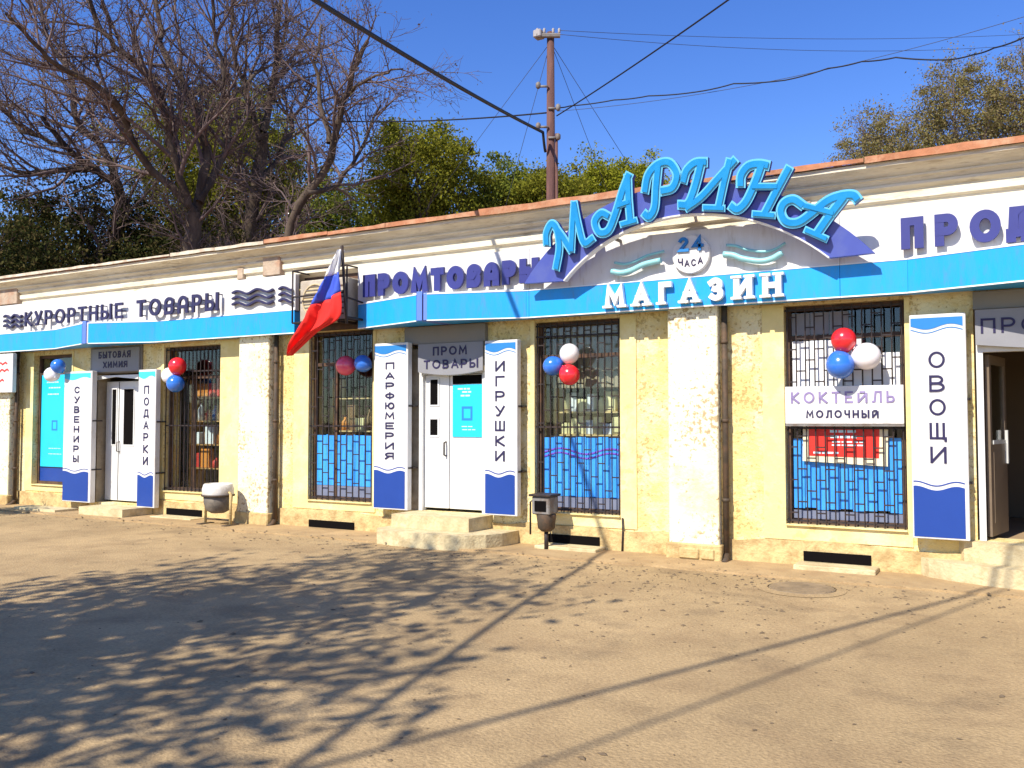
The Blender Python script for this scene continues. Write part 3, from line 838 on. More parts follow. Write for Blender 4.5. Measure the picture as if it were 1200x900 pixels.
disc = m.build('disc', 'sign_white', None); disc.parent = s3
disc.location = Vector((-3.215, -.287, 3.50)) - base_of(s3); disc.rotation_euler = (R(90), 0, 0)
for ch, a in (('2', -3.36), ('4', -3.19)):
    o = draw(ch, a, a + .13, 3.53, 3.70, .036, -.348, -.372, 'print_light_blue', s3)
for i, ch in enumerate('ЧАСА'):
    a = -3.365 + i * .078; o = draw(ch, a, a + .06, 3.355 + .03 * abs(i - 1.5) ** 1.3 * .5, 3.435 + .03 * abs(i - 1.5) ** 1.3 * .5, .014, -.348, -.354, 'print_dark', s3)
for pts in ([(-4.183, 3.382), (-4.06, 3.355), (-3.932, 3.371), (-3.772, 3.428), (-3.561, 3.459)], [(-2.829, 3.46), (-2.72, 3.44), (-2.619, 3.393), (-2.432, 3.348), (-2.30, 3.36), (-2.183, 3.419)]):
    m = MB(); m.tube([(p[0], -.37, p[1]) for p in smooth_path(pts, 4)], .034, 8); m.tube([(p[0] + .03, -.35, p[1] + .105) for p in smooth_path(pts, 4)], .016, 8)
    m.build('wave', 'teal_tube', s3)
s4 = fascia('fascia_sign', 'white and blue fascia sign with violet letters ПРОД at the right edge', -1.605, 6.4, (-.95, .42, 1.75))
x = -1.0
for ch in 'ПРОДУКТЫ':
    wd = .21 if ch != 'О' else .27
    draw(ch, x, x + wd, 3.335, 3.655, .085, -.345, -.385, 'letter_violet', s4, True, peg=-.285)
    x += .31
waves(s4, 1.75, 2.4, 3.49, 'letter_violet')

# ------------------------------------------------------------------ arched name sign standing off the fascia
ar = thing('arch_sign', 'violet-blue arch sign with cyan script letters МАРИНА', 'sign', (-3.24, -.45, 3.28))
def arc_through(xl, zl, xm, zm, xr, n=28):
    xc = (xl + xr) / 2; half = (xr - xl) / 2; h = zm - zl
    rad = (half * half + h * h) / (2 * h); cz = zm - rad
    a0 = math.atan2(zl - cz, -half); a1 = math.atan2(zl - cz, half)
    return [(xc + rad * math.cos(a0 + (a1 - a0) * i / n), cz + rad * math.sin(a0 + (a1 - a0) * i / n)) for i in range(n + 1)]
outer = arc_through(-5.295, 3.303, -3.15, 4.214, -1.233)
inner = arc_through(-4.749, 3.293, -3.15, 3.880, -1.677)
def lean(mb):
    """the arch leans out over the yard towards its top"""
    mb.v = [(x, y - .30 * (z - 3.28), z) for x, y, z in mb.v]
    return mb
m = MB(); m.prism_y(outer + inner[::-1], -.43, -.50); lean(m).build('arch_board', 'arch_violet', ar)
m = MB(); m.ribbon(inner, .016, -.425, -.512); lean(m).build('arch_rim', 'letter_white', ar)
for x, z in ((-4.9, 3.36), (-4.1, 3.75), (-3.2, 4.0), (-2.3, 3.75), (-1.5, 3.36)):
    m = MB(); m.box(x - .015, x + .015, -.429 - .30 * (z - 3.28), -.24, z - .015, z + .015); m.build('bracket', 'old_steel', ar)
SCRIPT = [
 [[(-4.884, 3.715), (-4.864, 3.844), (-4.781, 3.941), (-4.724, 3.878), (-4.720, 3.667), (-4.803, 3.428)], [(-4.756, 3.930), (-4.655, 3.775), (-4.568, 3.613)], [(-4.568, 3.613), (-4.506, 3.904), (-4.452, 4.144)], [(-4.452, 4.144), (-4.432, 3.896), (-4.389, 3.685), (-4.265, 3.729)]],
 [[(-4.046, 3.949), (-4.130, 3.989), (-4.222, 3.907), (-4.185, 3.784), (-4.067, 3.796), (-3.955, 3.970), (-3.837, 4.203), (-3.739, 4.364)], [(-3.758, 4.352), (-3.780, 4.104), (-3.788, 3.853)], [(-3.902, 3.842), (-3.716, 3.868)], [(-3.927, 4.045), (-3.776, 4.073)]],
 [[(-3.578, 4.156), (-3.515, 4.327), (-3.388, 4.422), (-3.257, 4.418), (-3.191, 4.286), (-3.254, 4.161), (-3.388, 4.140)], [(-3.391, 4.400), (-3.441, 4.184), (-3.482, 3.979), (-3.560, 3.889), (-3.614, 3.933)]],
 [[(-3.128, 4.205), (-3.076, 4.315), (-2.972, 4.380), (-2.856, 4.372)], [(-2.911, 4.365), (-2.998, 4.145), (-3.095, 3.979), (-3.201, 3.977)], [(-3.125, 3.931), (-2.947, 4.022), (-2.759, 4.174), (-2.542, 4.351)], [(-2.598, 4.356), (-2.675, 4.153), (-2.766, 3.887)], [(-2.924, 3.913), (-2.710, 3.883)]],
 [[(-2.510, 4.087), (-2.492, 4.192), (-2.412, 4.271), (-2.301, 4.278), (-2.209, 4.251)], [(-2.270, 4.268), (-2.347, 4.112), (-2.460, 3.929), (-2.564, 3.856), (-2.633, 3.902)], [(-1.997, 4.201), (-2.138, 3.997), (-2.289, 3.772)], [(-2.399, 3.792), (-2.188, 3.753)], [(-2.383, 4.064), (-2.134, 4.033)]],
 [[(-1.889, 3.819), (-1.976, 3.887), (-2.070, 3.868), (-2.115, 3.784), (-2.070, 3.680), (-1.947, 3.660), (-1.805, 3.735), (-1.648, 3.835), (-1.514, 3.870), (-1.399, 3.864), (-1.358, 3.815)], [(-1.486, 3.852), (-1.628, 3.700), (-1.775, 3.522)], [(-1.877, 3.577), (-1.681, 3.469)], [(-1.875, 3.816), (-1.598, 3.711)]],
]
for strokes in SCRIPT:
    a = MB(); b = MB()
    for i, st in enumerate(strokes):
        pts = smooth_path(st, 5) if len(st) > 3 else [Vector(q) for q in st]
        d = i * .003
        sw = .105 if i < 2 else (.095 if len(st) > 2 else .075)
        a.ribbon(pts, sw, -.505, -.565 - d, mi=0, mi_side=1, cap=.02)
        b.ribbon(pts, sw * .58, -.57 - d, -.579 - d, cap=.004)
    o = lean(a).build('letter', ['script_rim', 'script_side'], ar)
    lean(b).build('letter_face', 'script_face', o)

# ------------------------------------------------------------------ upright board signs beside the doors
def board(word, label, x0, x1, z0, z1, lw, yf=-.20, th=.10, top='print_light_blue', second=True, lz0=None, lz1=None, pitch=None, sw=.016):
    t = thing('upright_sign', label, 'sign', ((x0 + x1) / 2, yf + th / 2, z0), 'upright board signs beside the doors')
    m = MB(); m.box(x0, x1, yf, yf + th, z0, z1, bev=.006); m.build('board', 'sign_white', t)
    n = 24; wd = x1 - x0
    e = .012
    # blue foot with a wavy top
    zw = z0 + (z1 - z0) * .225
    wv = lambda i, a: (x0 + e + (wd * .93 - e) * i / n, zw + a + .022 * math.sin(i / n * 2 * PI * 1.25 + 1.2))
    m = MB(); m.prism_y([(x0 + wd * .93, z0 + .02), (x0 + e, z0 + .02)] + [wv(i, 0) for i in range(n + 1)], yf - .0005, yf - .004); m.build('blue_foot', 'print_deep_blue', t)
    m = MB(); m.ribbon([wv(i, .045) for i in range(n + 1)], .012, yf - .0005, yf - .004); m.build('wave_line', 'print_deep_blue', t)
    # wave at the head
    zh = z1 - .13
    wv = lambda i, a: (x0 + e + (wd * .95 - e) * i / n, zh + a + .025 * math.sin(i / n * 2 * PI * 1.1 + 2.6))
    m = MB(); m.prism_y([wv(i, 0) for i in range(n + 1)] + [(x0 + wd * .95, z1 - .035), (x0 + e, z1 - .035)], yf - .0005, yf - .004); m.build('blue_head', top, t)
    if second:
        m = MB(); m.ribbon([wv(i, -.035) for i in range(n + 1)], .009, yf - .0005, yf - .004); m.build('wave_line', top, t)
    # letters one above another
    a = lz1 if lz1 else z1 - .27; b = lz0 if lz0 else zw + .13
    n = len(word); step = (a - b) / n; h = step * .70
    xc = x0 + wd * .48
    for i, ch in enumerate(word):
        gw = min(glyph(ch)[0], 1.0)
        w2 = lw * (.8 + .2 * gw)
        draw(ch, xc - w2 / 2, xc + w2 / 2, a - i * step - h, a - i * step, sw, yf - .0005, yf - .005, 'print_dark', t)
    for z in (z0 + .25 * (z1 - z0), z0 + .62 * (z1 - z0)):
        m = MB(); m.box(x1 - .09, x1 + .03, yf + th + .001, -.002 if yf + th < -.01 else yf + th + .03, z - .012, z + .012); m.box(x1 + .001, x1 + .012, yf + .02, yf + th + .03, z - .012, z + .012)
        m.build('bracket', 'iron', t)
    return t
board('СУВЕНИРЫ', 'tall white board sign reading СУВЕНИРЫ left of the far left door', -14.95, -14.16, .16, 2.48, .16, top='print_cyan', second=False, sw=.026)
board('ПОДАРКИ', 'tall white board sign with cyan head right of the far left door', -12.92, -12.48, .15, 2.46, .13, top='print_cyan', second=False, sw=.024)
board('ПАРФЮМЕРИЯ', 'tall white board sign reading ПАРФЮМЕРИЯ left of the white double door', -7.89, -7.30, .37, 2.685, .16, sw=.022)
board('ИГРУШКИ', 'tall white board sign reading ИГРУШКИ right of the white double door', -6.06, -5.57, .38, 2.645, .15, sw=.024)
board('ОВОЩИ', 'tall white board sign reading ОВОЩИ beside the open doorway', -.955, -.44, .41, 2.68, .155, lz1=2.30, lz0=1.10, sw=.024)
# board at the far left edge of the view
t = thing('wall_board', 'white notice board with red marks high on the wall at the left edge', 'sign', (-16.9, -.3, 2.13))
m = MB(); m.box(-17.35, -16.33, -.33, -.25, 2.13, 2.86, bev=.006); m.build('board', 'sign_white', t)
for i, (a, b, z) in enumerate(((-17.1, -16.5, 2.68), (-17.0, -16.45, 2.55), (-17.1, -16.6, 2.36))):
    m = MB(); m.ribbon([(a + (b - a) * j / 12, z + .02 * math.sin(j * 1.9)) for j in range(13)], .03, -.331, -.336); m.build('red_mark', 'poster_red', t)
m = MB(); m.box(-16.8, -16.76, -.249, -.201, 2.2, 2.24); m.build('bracket', 'iron', t)

# grey name plates over the doors
def plate(label, x0, x1, z0, z1, yf, rows, dip=.0):
    t = thing('door_sign', label, 'sign', ((x0 + x1) / 2, yf, z0), 'grey name plates over the doors')
    n = 12
    m = MB(); m.prism_y([(x0, z1), (x1, z1)] + [(x1 + (x0 - x1) * i / n, z0 - dip * math.sin(PI * i / n)) for i in range(n + 1)], yf + .03, yf); m.build('plate', 'grey_sign', t)
    for word, a, b, c, e, sw in rows: letters(word, a, b, c, e, sw, yf - .0005, yf - .006, 'print_dark', t, gap=.28)
    return t
plate('grey plate lettered БЫТОВАЯ ХИМИЯ above the far left door', -14.36, -13.10, 2.46, 2.87, -.065, [('БЫТОВАЯ', -14.18, -13.32, 2.70, 2.82, .024), ('ХИМИЯ', -14.05, -13.40, 2.53, 2.64, .022)])
plate('grey plate lettered ПРОМ ТОВАРЫ above the white double door', -7.20, -6.15, 2.27, 2.655, -.10, [('ПРОМ', -6.95, -6.40, 2.49, 2.61, .022), ('ТОВАРЫ', -7.10, -6.22, 2.31, 2.43, .022)], .05)
m_t = MB(); m_t.prism_y([(-7.22, 2.335), (-7.22, 2.27)] + [(-7.22 + 1.06 * i / 10, 2.262 - .05 * math.sin(PI * i / 10)) for i in range(11)][1:-1] + [(-6.16, 2.27), (-6.16, 2.335)], -.03, -.06)
m_t.build('door_trim', 'door_white', B)
plate('grey plate lettered ПРОД above the open doorway', -.36, 1.26, 2.36, 2.71, -.10, [('ПРОДУКТЫ', -.31, 1.15, 2.47, 2.62, .022)], .06)

# menu board and posters
t = thing('menu_board', 'white board reading КОКТЕЙЛЬ МОЛОЧНЫЙ fixed across the right window grille', 'sign', (-1.64, -.05, 1.56))
m = MB(); m.box(-2.245, -1.035, -.055, -.02, 1.565, 1.975, bev=.005); m.build('board', 'sign_white', t)
m = MB(); m.box(-2.245, -1.035, -.05, -.018, 1.54, 1.563); m.build('lower_rail', 'old_steel', t)
letters('КОКТЕЙЛЬ', -2.18, -1.12, 1.79, 1.915, .021, -.0555, -.061, 'print_mauve', t, gap=.35)
letters('МОЛОЧНЫЙ', -2.02, -1.28, 1.63, 1.715, .017, -.0555, -.061, 'print_dark', t, gap=.30)
t = thing('red_poster', 'red poster with cream border tilted behind the right window grille', 'poster', (-1.66, .06, 1.13))
m = MB(); m.prism_y([(-2.08, 1.55), (-2.09, 1.155), (-1.215, 1.115), (-1.205, 1.53)], .085, .07); m.build('sheet', 'poster_cream', t)
m = MB(); m.prism_y([(-2.02, 1.54), (-2.02, 1.215), (-1.30, 1.20), (-1.29, 1.525)], .0695, .066); m.build('red_field', 'poster_red', t)
rng = random.Random(5)
def print_rows(t, x0, x1, zs, h, y, mat):
    for z in zs:
        x = x0 + rng.uniform(0, .04)
        while x < x1:
            ww = rng.uniform(.03, .09)
            m = MB(); m.box(x, min(x + ww, x1 + .03), y - .002, y, z - h / 2, z + h / 2); m.build('print_dash', mat, t)
            x += ww + .014
print_rows(t, -1.82, -1.55, (1.485, 1.425), .028, .0655, 'poster_pale'); print_rows(t, -1.80, -1.48, (1.37, 1.335), .014, .0655, 'poster_pale'); print_rows(t, -1.98, -1.70, (1.25,), .02, .0655, 'poster_pale')
def cyan_poster(label, x0, x1, z0, z1, y):
    t = thing('cyan_poster', label, 'poster', ((x0 + x1) / 2, y, z0), 'cyan posters')
    m = MB(); m.box(x0, x1, y - .006, y, z0, z1); m.build('sheet', 'poster_cyan', t)
    h = z1 - z0; wd = x1 - x0
    for zz, a, b in ((.92, .18, .62), (.86, .25, .66), (.79, .2, .6), (.20, .3, .7), (.14, .25, .75)):
        print_rows(t, x0 + wd * a, x0 + wd * b, (z0 + h * zz,), .022 if zz > .5 else .012, y - .0065, 'poster_pale')
    xc, zc = (x0 + x1) / 2, z0 + h * .45
    m = MB(); m.ribbon([(xc - .07, zc + .08), (xc - .07, zc - .08), (xc + .07, zc - .08), (xc + .07, zc + .08), (xc - .07, zc + .08)], .03, y - .0065, y - .009, closed=True); m.build('emblem', 'print_light_blue', t)
cyan_poster('cyan poster on the right leaf of the white double door', -6.72, -6.25, 1.38, 2.09, .048)
cyan_poster('tall cyan poster in the far left window', -16.08, -15.25, .74, 2.46, .10)

# ------------------------------------------------------------------ air conditioner, cage and flag in the gap between the signs
t = thing('air_conditioner', 'weathered air conditioner unit behind the flag between two fascia signs', 'air conditioner', (-8.7, -.3, 3.03))
m = MB(); m.box(-9.10, -8.20, -.42, -.12, 3.03, 3.64, bev=.02); m.build('casing', 'ac_body', t)
m = MB(); m.tube([(-8.80 + .23 * math.cos(2 * PI * i / 24), -.425, 3.34 + .23 * math.sin(2 * PI * i / 24)) for i in range(25)], .014, 6); m.build('fan_ring', 'tan_grille', t)
m = MB(); m.add([(-8.80 + .22 * math.cos(2 * PI * i / 24), -.4225, 3.34 + .22 * math.sin(2 * PI * i / 24)) for i in range(24)], [tuple(range(24))]); m.build('fan_face', 'tan_grille', t)
for i in range(9):
    zz = 3.34 - .2 + i * .05; hw = max(.03, (.23 ** 2 - (zz - 3.34) ** 2) ** .5)
    m = MB(); m.box(-8.80 - hw, -8.80 + hw, -.434, -.428, zz - .006, zz + .006); m.build('fan_guard_bar', 'old_steel', t)
for z in (3.12, 3.20, 3.28, 3.36, 3.44, 3.52):
    m = MB(); m.box(-8.46, -8.26, -.424, -.4205, z - .012, z + .012); m.build('louvre', 'pipe_dark', t)
m = MB(); m.box(-9.0, -8.95, -.45, -.002, 2.99, 3.028); m.box(-8.35, -8.30, -.45, -.002, 2.99, 3.028); m.build('bracket', 'iron', t)
t = thing('iron_cage', 'thin dark iron cage frame round the air conditioner', 'cage', (-8.6, -.5, 3.03))
def bar(a, b, r=.013): m = MB(); m.tube([a, b], r, 6); m.build('bar', 'iron', t)
X0, X1, Y0, Z0, Z1 = -9.16, -8.14, -.50, 3.02, 3.78
for a, b in (((X0, Y0, Z0), (X0, Y0, Z1)), ((X1, Y0, Z0), (X1, Y0, Z1)), ((X0, Y0, Z1), (X1, Y0, Z1)), ((X0, Y0, Z0), (X1, Y0, Z0)), ((X0, Y0, Z1), (X0, -.02, Z1)), ((X1, Y0, Z1), (X1, -.02, Z1)),
             ((X0, Y0, Z0), (X0, -.02, Z0)), ((X1, Y0, Z0), (X1, -.02, Z0)), ((X0, Y0, 3.4), (X1, Y0, 3.4))): bar(a, b)
w = MB(); w.box(-9.30, -8.13, -.10, -.004, 2.94, 3.79); w.build('painted_gap_shade', 'dark_frame', B)  # dark brown sheet standing in for the shadow behind the air conditioner

t = thing('flag', 'white blue and red flag hanging from a slanted staff above a window', 'flag', (-8.05, -.2, 2.9))
m = MB(); m.tube([(-7.985, -.68, 2.93), (-7.995, -.72, 3.40), (-8.01, -.76, 4.0)], .02, 8); m.build('staff', 'iron', t)
m = MB(); m.tube([(-7.985, -.69, 3.02), (-8.0, -.30, 3.02), (-8.05, -.10, 3.02)], .018, 8); m.build('staff_bracket', 'iron', t)
m = MB(); m.tube([(-7.987, -.70, 3.30), (-8.0, -.30, 3.26), (-8.05, -.10, 3.25)], .014, 8); m.build('staff_bracket', 'iron', t)
FL = [((-8.05, 3.94), (-8.012, 3.94)), ((-8.22, 3.80), (-8.004, 3.77)), ((-8.38, 3.57), (-8.006, 3.63)), ((-8.52, 3.38), (-8.001, 3.49)), ((-8.64, 3.18), (-8.0, 3.35)),
      ((-8.72, 3.01), (-7.99, 3.12)), ((-8.82, 2.84), (-8.08, 2.98)), ((-8.90, 2.69), (-8.46, 2.85)), ((-8.98, 2.52), (-8.93, 2.55))]
def flag_stripe(name, i0, i1, mat):
    Ls = smooth_path([a for a, b in FL], 4)[i0 * 4:i1 * 4 + 1]; Rs = smooth_path([b for a, b in FL], 4)[i0 * 4:i1 * 4 + 1]
    nc = 14; v = []; f = []
    for j, (l, r) in enumerate(zip(Ls, Rs)):
        for i in range(nc + 1):
            s = i / nc
            p = l.lerp(r, s)
            gj = (i0 * 4 + j) / 32
            y = -.70 - .05 * gj + (.075 * math.sin(s * 9 + gj * 6) + .04 * math.sin(s * 21 + gj * 11 + 1)) * (1 - s * .55) - .12 * (1 - gj) * s
            v.append((p.x, y, p.y + .012 * math.sin(s * 11 + gj * 6)))
    for j in range(len(Ls) - 1):
        for i in range(nc):
            a = j * (nc + 1) + i; f.append((a, a + 1, a + nc + 2, a + nc + 1))
    m = MB(); m.add(v, f, 0, True)
    o = m.build(name, mat, t)
    md = o.modifiers.new('thickness', 'SOLIDIFY'); md.thickness = .004
    return o
flag_stripe('white_stripe', 0, 2, 'flag_white'); flag_stripe('blue_stripe', 2, 4, 'flag_blue'); flag_stripe('red_stripe', 4, 8, 'flag_red')

# ------------------------------------------------------------------ balloons
def balloon(label, x, y, z, r, mat, tilt):
    prof = []
    n = 14
    for i in range(n + 1):
        a = -PI / 2 + PI * i / n
        rr = math.cos(a); zz = math.sin(a)
        if zz < 0: zz *= 1.12; rr *= 1 - .10 * (-math.sin(a)) ** 2
        prof.append((max(rr * r, .0015), zz * r))
    m = MB(); m.lathe(prof, (0, 0, 0), 24)
    o = m.build('balloon', mat, None, loc=(0, 0, 0))
    k = MB(); k.lathe([(.002, -r * 1.10), (.010, -r * 1.16), (.018, -r * 1.20), (.004, -r * 1.21)], (0, 0, 0), 10); kk = k.build('knot', mat, None); kk.parent = o
    o.location = (x, y, z); o.rotation_euler = tilt
    tag(o, label, 'balloon', 'balloons tied to the window grilles')
def bunch(spec, where):
    for col, x, y, z, r, tilt in spec:
        balloon({'red': 'red', 'blue': 'blue', 'white': 'white', 'pink': 'pinkish red'}[col] + ' balloon ' + where, x, y, z, r, 'balloon_' + col, tilt)
bunch([('blue', -14.93, -.34, 2.58, .125, (.3, -.5, 0)), ('white', -15.12, -.33, 2.43, .135, (-.2, -1.2, 0))], 'above the far left board sign')
bunch([('red', -12.02, -.15, 2.50, .145, (.2, .3, 0)), ('blue', -12.05, -.16, 2.21, .145, (.1, 2.6, 0)), ('white', -12.26, -.10, 2.35, .14, (0, -1.4, 0))], 'on the barred window right of the far left door')
bunch([('pink', -8.47, -.12, 2.40, .145, (.2, 1.3, 0)), ('blue', -8.15, -.13, 2.42, .125, (.2, -1.2, 0))], 'on the window below the flag')
bunch([('white', -4.86, -.13, 2.44, .125, (.2, .2, 0)), ('blue', -5.09, -.14, 2.29, .125, (.1, -1.9, 0)), ('red', -4.85, -.15, 2.17, .13, (.1, 2.4, 0))], 'on the window left of the right-hand pilaster')
bunch([('red', -1.60, -.17, 2.46, .13, (.2, .1, 0)), ('blue', -1.635, -.19, 2.19, .145, (.1, 2.9, 0)), ('white', -1.38, -.12, 2.28, .145, (.1, 1.6, 0))], 'above the white menu board')

# ------------------------------------------------------------------ waste bins
t = thing('waste_bin', 'round pale waste bin on a tilting frame beside the left pilaster', 'bin', (-10.62, -.52, 0))
m = MB(); m.lathe([(.10, .20), (.17, .24), (.21, .36), (.215, .46), (.20, .47), (.03, .47)], (-10.62, -.52, 0), 22); m.build('bucket', 'bin_bucket', t)
m = MB(); m.lathe([(.222, .455), (.232, .47), (.236, .56), (.215, .63), (.20, .645), (.185, .63), (.17, .56), (.02, .54)], (-10.62, -.52, 0), 22); m.build('lid', 'bin_lid', t)
m = MB(); m.lathe([(.236, .452), (.248, .456), (.248, .478), (.236, .482)], (-10.62, -.52, 0), 22); m.build('rim', 'pipe_dark', t)
for s in (-1, 1):
    m = MB(); m.tube([(-10.62 + s * .27, -.52, .02), (-10.62 + s * .27, -.52, .50), (-10.62 + s * .22, -.52, .52)], .022, 8); m.build('leg', 'plinth', t)
    m = MB(); m.box(-10.62 + s * .27 - .05, -10.62 + s * .27 + .05, -.66, -.38, .0, .035, bev=.008); m.build('foot', 'pipe_dark', t)
m = MB(); m.tube([(-10.89, -.52, .10), (-10.35, -.52, .10)], .015, 8); m.build('cross_bar', 'pipe_dark', t)
t = thing('waste_bin', 'small grey steel waste bin on a post under the barred window', 'bin', (-5.10, -.34, 0))
m = MB(); m.tube([(-5.08, -.34, 0), (-5.08, -.34, .27)], .028, 8); m.build('post', 'iron', t)
m = MB(); m.lathe([(.06, .24), (.105, .28), (.125, .44), (.12, .45), (.02, .45)], (-5.08, -.34, 0), 18); m.build('bucket', 'pipe_dark', t)
m = MB(); m.box(-5.22, -4.98, -.46, -.22, .452, .67, bev=.012); m.build('hood', 'old_steel', t)
m = MB(); m.box(-5.25, -4.95, -.49, -.19, .672, .70, bev=.006); m.build('top_plate', 'iron', t)
m = MB(); m.box(-5.18, -5.02, -.465, -.4605, .49, .62); m.build('mouth', 'black', t)
m = MB(); m.tube([(-5.26, -.42, .20), (-5.26, -.42, .60), (-5.22, -.42, .62)], .012, 6); m.build('handle', 'iron', t)

# ------------------------------------------------------------------ goods behind the panes
rng = random.Random(12)
def shelf(label, x0, x1, y0, y1, z, mat='wood'):
    t = thing('display_shelf', label, 'shelf', ((x0 + x1) / 2, (y0 + y1) / 2, FLOOR))
    for zz in z:
        m = MB(); m.box(x0, x1, y0, y1, zz - .02, zz); m.build('board', mat, t)
    for x in (x0 - .021, x1 + .001):
        m = MB(); m.box(x, x + .02, y0, y1, FLOOR + .002, max(z) + .3); m.build('side_panel', mat, t)
shelf('wooden display shelves behind the window under the flag', -9.2, -8.12, .45, .75, (1.0, 1.45, 1.95), 'pale_wood')
shelf('cream display shelves behind the barred window by the right pilaster', -5.35, -4.3, .45, .78, (1.0, 1.42, 1.72, 2.05), 'pale_wood')
shelf('display shelves with toys behind the barred window by the left pilaster', -12.4, -11.3, .45, .80, (.80, 1.2, 1.6, 2.0), 'wood')
ORD = ['first', 'second', 'third', 'fourth', 'fifth', 'sixth', 'seventh', 'eighth', 'ninth', 'tenth', 'eleventh', 'twelfth']
def goods(where, x0, x1, y, z, tier, cols, hs, ws, group):
    x = x0; i = 0
    while x < x1:
        ww = rng.uniform(*ws); h = rng.uniform(*hs); c = rng.choice(cols)
        if x + ww > x1: break
        m = MB()
        isbox = rng.random() < .55
        if isbox:
            m.box(x, x + ww * .92, y, y + .12, z + .001, z + h, bev=.006)
        else:
            r = min(ww * .4, .06); m.lathe([(r, 0.001), (r, h * .65), (r * .4, h * .85), (r * .4, h)], (x + ww / 2, y + .07, z), 12)
        o = m.build('carton' if isbox else 'bottle', c, None, loc=(x + ww / 2, y + .06, z))
        tag(o, c.split('_')[1] + (' carton, ' if isbox else ' bottle, ') + ORD[i] + ' from left on the ' + tier + ' shelf ' + where, 'carton' if isbox else 'bottle', group)
        x += ww; i += 1
for z, n in ((1.0, 'low'), (1.45, 'middle')): goods('in the window under the flag', -9.15, -8.15, .5, z, n, ['goods_cream', 'goods_orange', 'goods_brown'], (.18, .42), (.10, .2), 'goods in the flag window')
for z, n in ((1.42, 'middle'), (1.72, 'upper')): goods('in the curtained window', -5.3, -4.32, .5, z, n, ['goods_cream', 'goods_white', 'goods_cream'], (.14, .26), (.09, .16), 'goods in the curtained window')
for z, n in ((.80, 'lowest'), (1.2, 'second'), (1.6, 'third'), (2.0, 'top')): goods('by the left pilaster', -12.35, -11.32, .5, z, n, ['goods_green', 'goods_orange', 'goods_red', 'goods_white', 'goods_blue', 'goods_brown'], (.16, .34), (.10, .22), 'goods in the window by the left pilaster')
t = thing('curtain', 'brown folded curtain hanging in the barred window by the right pilaster', 'curtain', (-4.8, .4, 1.9))
m = MB()
pts = [(-5.36 + 1.1 * i / 40, .36 + .02 * math.sin(i * 1.25)) for i in range(41)]
m.add([(x, y, 2.03) for x, y in pts] + [(x, y, 2.86) for x, y in pts], [(i, i + 1, i + 42, i + 41) for i in range(40)], 0, True); m.build('cloth', 'curtain', t)

# ------------------------------------------------------------------ manhole cover and ground litter
t = thing('manhole_cover', 'round dusty manhole cover in the asphalt near the right window', 'manhole cover', (-1.82, -1.36, 0))
m = MB(); m.lathe([(.02, .018), (.30, .018), (.305, .012), (.305, .002)], (-1.82, -1.36, 0), 28, smooth=False); m.build('lid', 'dusty_iron', t)
m = MB()
for j in range(28):
    a0, a1 = 2 * PI * j / 28, 2 * PI * (j + 1) / 28
    q = [(-1.82 + r_ * math.cos(a), -1.36 + r_ * math.sin(a), z) for r_, a, z in ((.315, a0, .015), (.315, a1, .015), (.40, a1, .004), (.40, a0, .004))]
    m.add(q, [(0, 1, 2, 3)])
m.build('ring', 'worn_asphalt', t)
for i in range(-3, 4):
    hw = (.29 ** 2 - (i * .075) ** 2) ** .5
    m = MB(); m.box(-1.82 - hw, -1.82 + hw, -1.36 + i * .075 - .012, -1.36 + i * .075 + .012, .0185, .024); m.build('tread_rib', 'dusty_iron', t)
rng = random.Random(21)
m = MB()
for i in range(1700):
    if rng.random() < .45: x = rng.uniform(-15, 2); y = -.9 + rng.gauss(0, .25) - abs(rng.gauss(0, .25))
    elif rng.random() < .5: x = rng.gauss(-2.8, 1.4); y = -1.0 - abs(rng.gauss(0, 1.3))
    else: x = rng.uniform(-10, 3); y = rng.uniform(-7, -.95)
    if y > -.42: continue
    r = rng.choice((.005, .006, .006, .008, .008, .010, .012, .018)); a = rng.uniform(0, PI)
    q = []
    for k in range(5):
        rr = r * rng.uniform(.7, 1.3) * (1.5 if k % 2 else 1); q.append((x + rr * math.cos(a + k * 1.257), y + rr * math.sin(a + k * 1.257), .003 + (.022 if y > -.92 else 0)))
    z0 = q[0][2] - .003
    q.append((x, y, z0 + r * rng.uniform(.5, .9)))
    m.add(q, [(0, 1, 5), (1, 2, 5), (2, 3, 5), (3, 4, 5), (4, 0, 5)])
tag(m.build('pebbles', 'pebble', fix=False), 'scattered grit and small pebbles on the asphalt', 'grit', kind='stuff')

# ------------------------------------------------------------------ utility pole and wires
PX, PY = -8.12, 5.72
t = thing('utility_pole', 'dark wooden utility pole with crossarm standing behind the roof', 'pole', (PX, PY, 0))
m = MB(); m.tube([(PX, PY, 0), (PX, PY, 4), (PX, PY, 9.5)], [.12, .105, .075], 12); m.build('mast', 'pole_wood', t)
m = MB(); m.tube([(PX + .14, PY + .02, 0), (PX + .12, PY + .02, 7.4)], .03, 8); m.build('conduit', 'pole_wood', t)
AX = Vector((.87, .50, 0))
def cross(z, hw, th=.05):
    m = MB(); c = Vector((PX, PY - .10, z)); a = c - AX * hw; b = c + AX * hw
    m.tube([a, b], th, 6, smooth=False); m.build('crossarm', 'old_steel', t)
    return c
for z, hw in ((9.40, .24),):
    c = cross(z, hw)
    for s in (-.22, -.08, .1, .22):
        m = MB(); p = c + AX * s; m.lathe([(.015, 0), (.022, .015), (.032, .04), (.022, .06), (.032, .085), (.015, .11)], (p.x, p.y, z + .04), 10); m.build('insulator', 'insulator', t)
m = MB(); m.box(PX - .28, PX - .10, PY - .25, PY - .05, 9.36, 9.52, bev=.02); m.build('lamp_head', 'insulator', t)
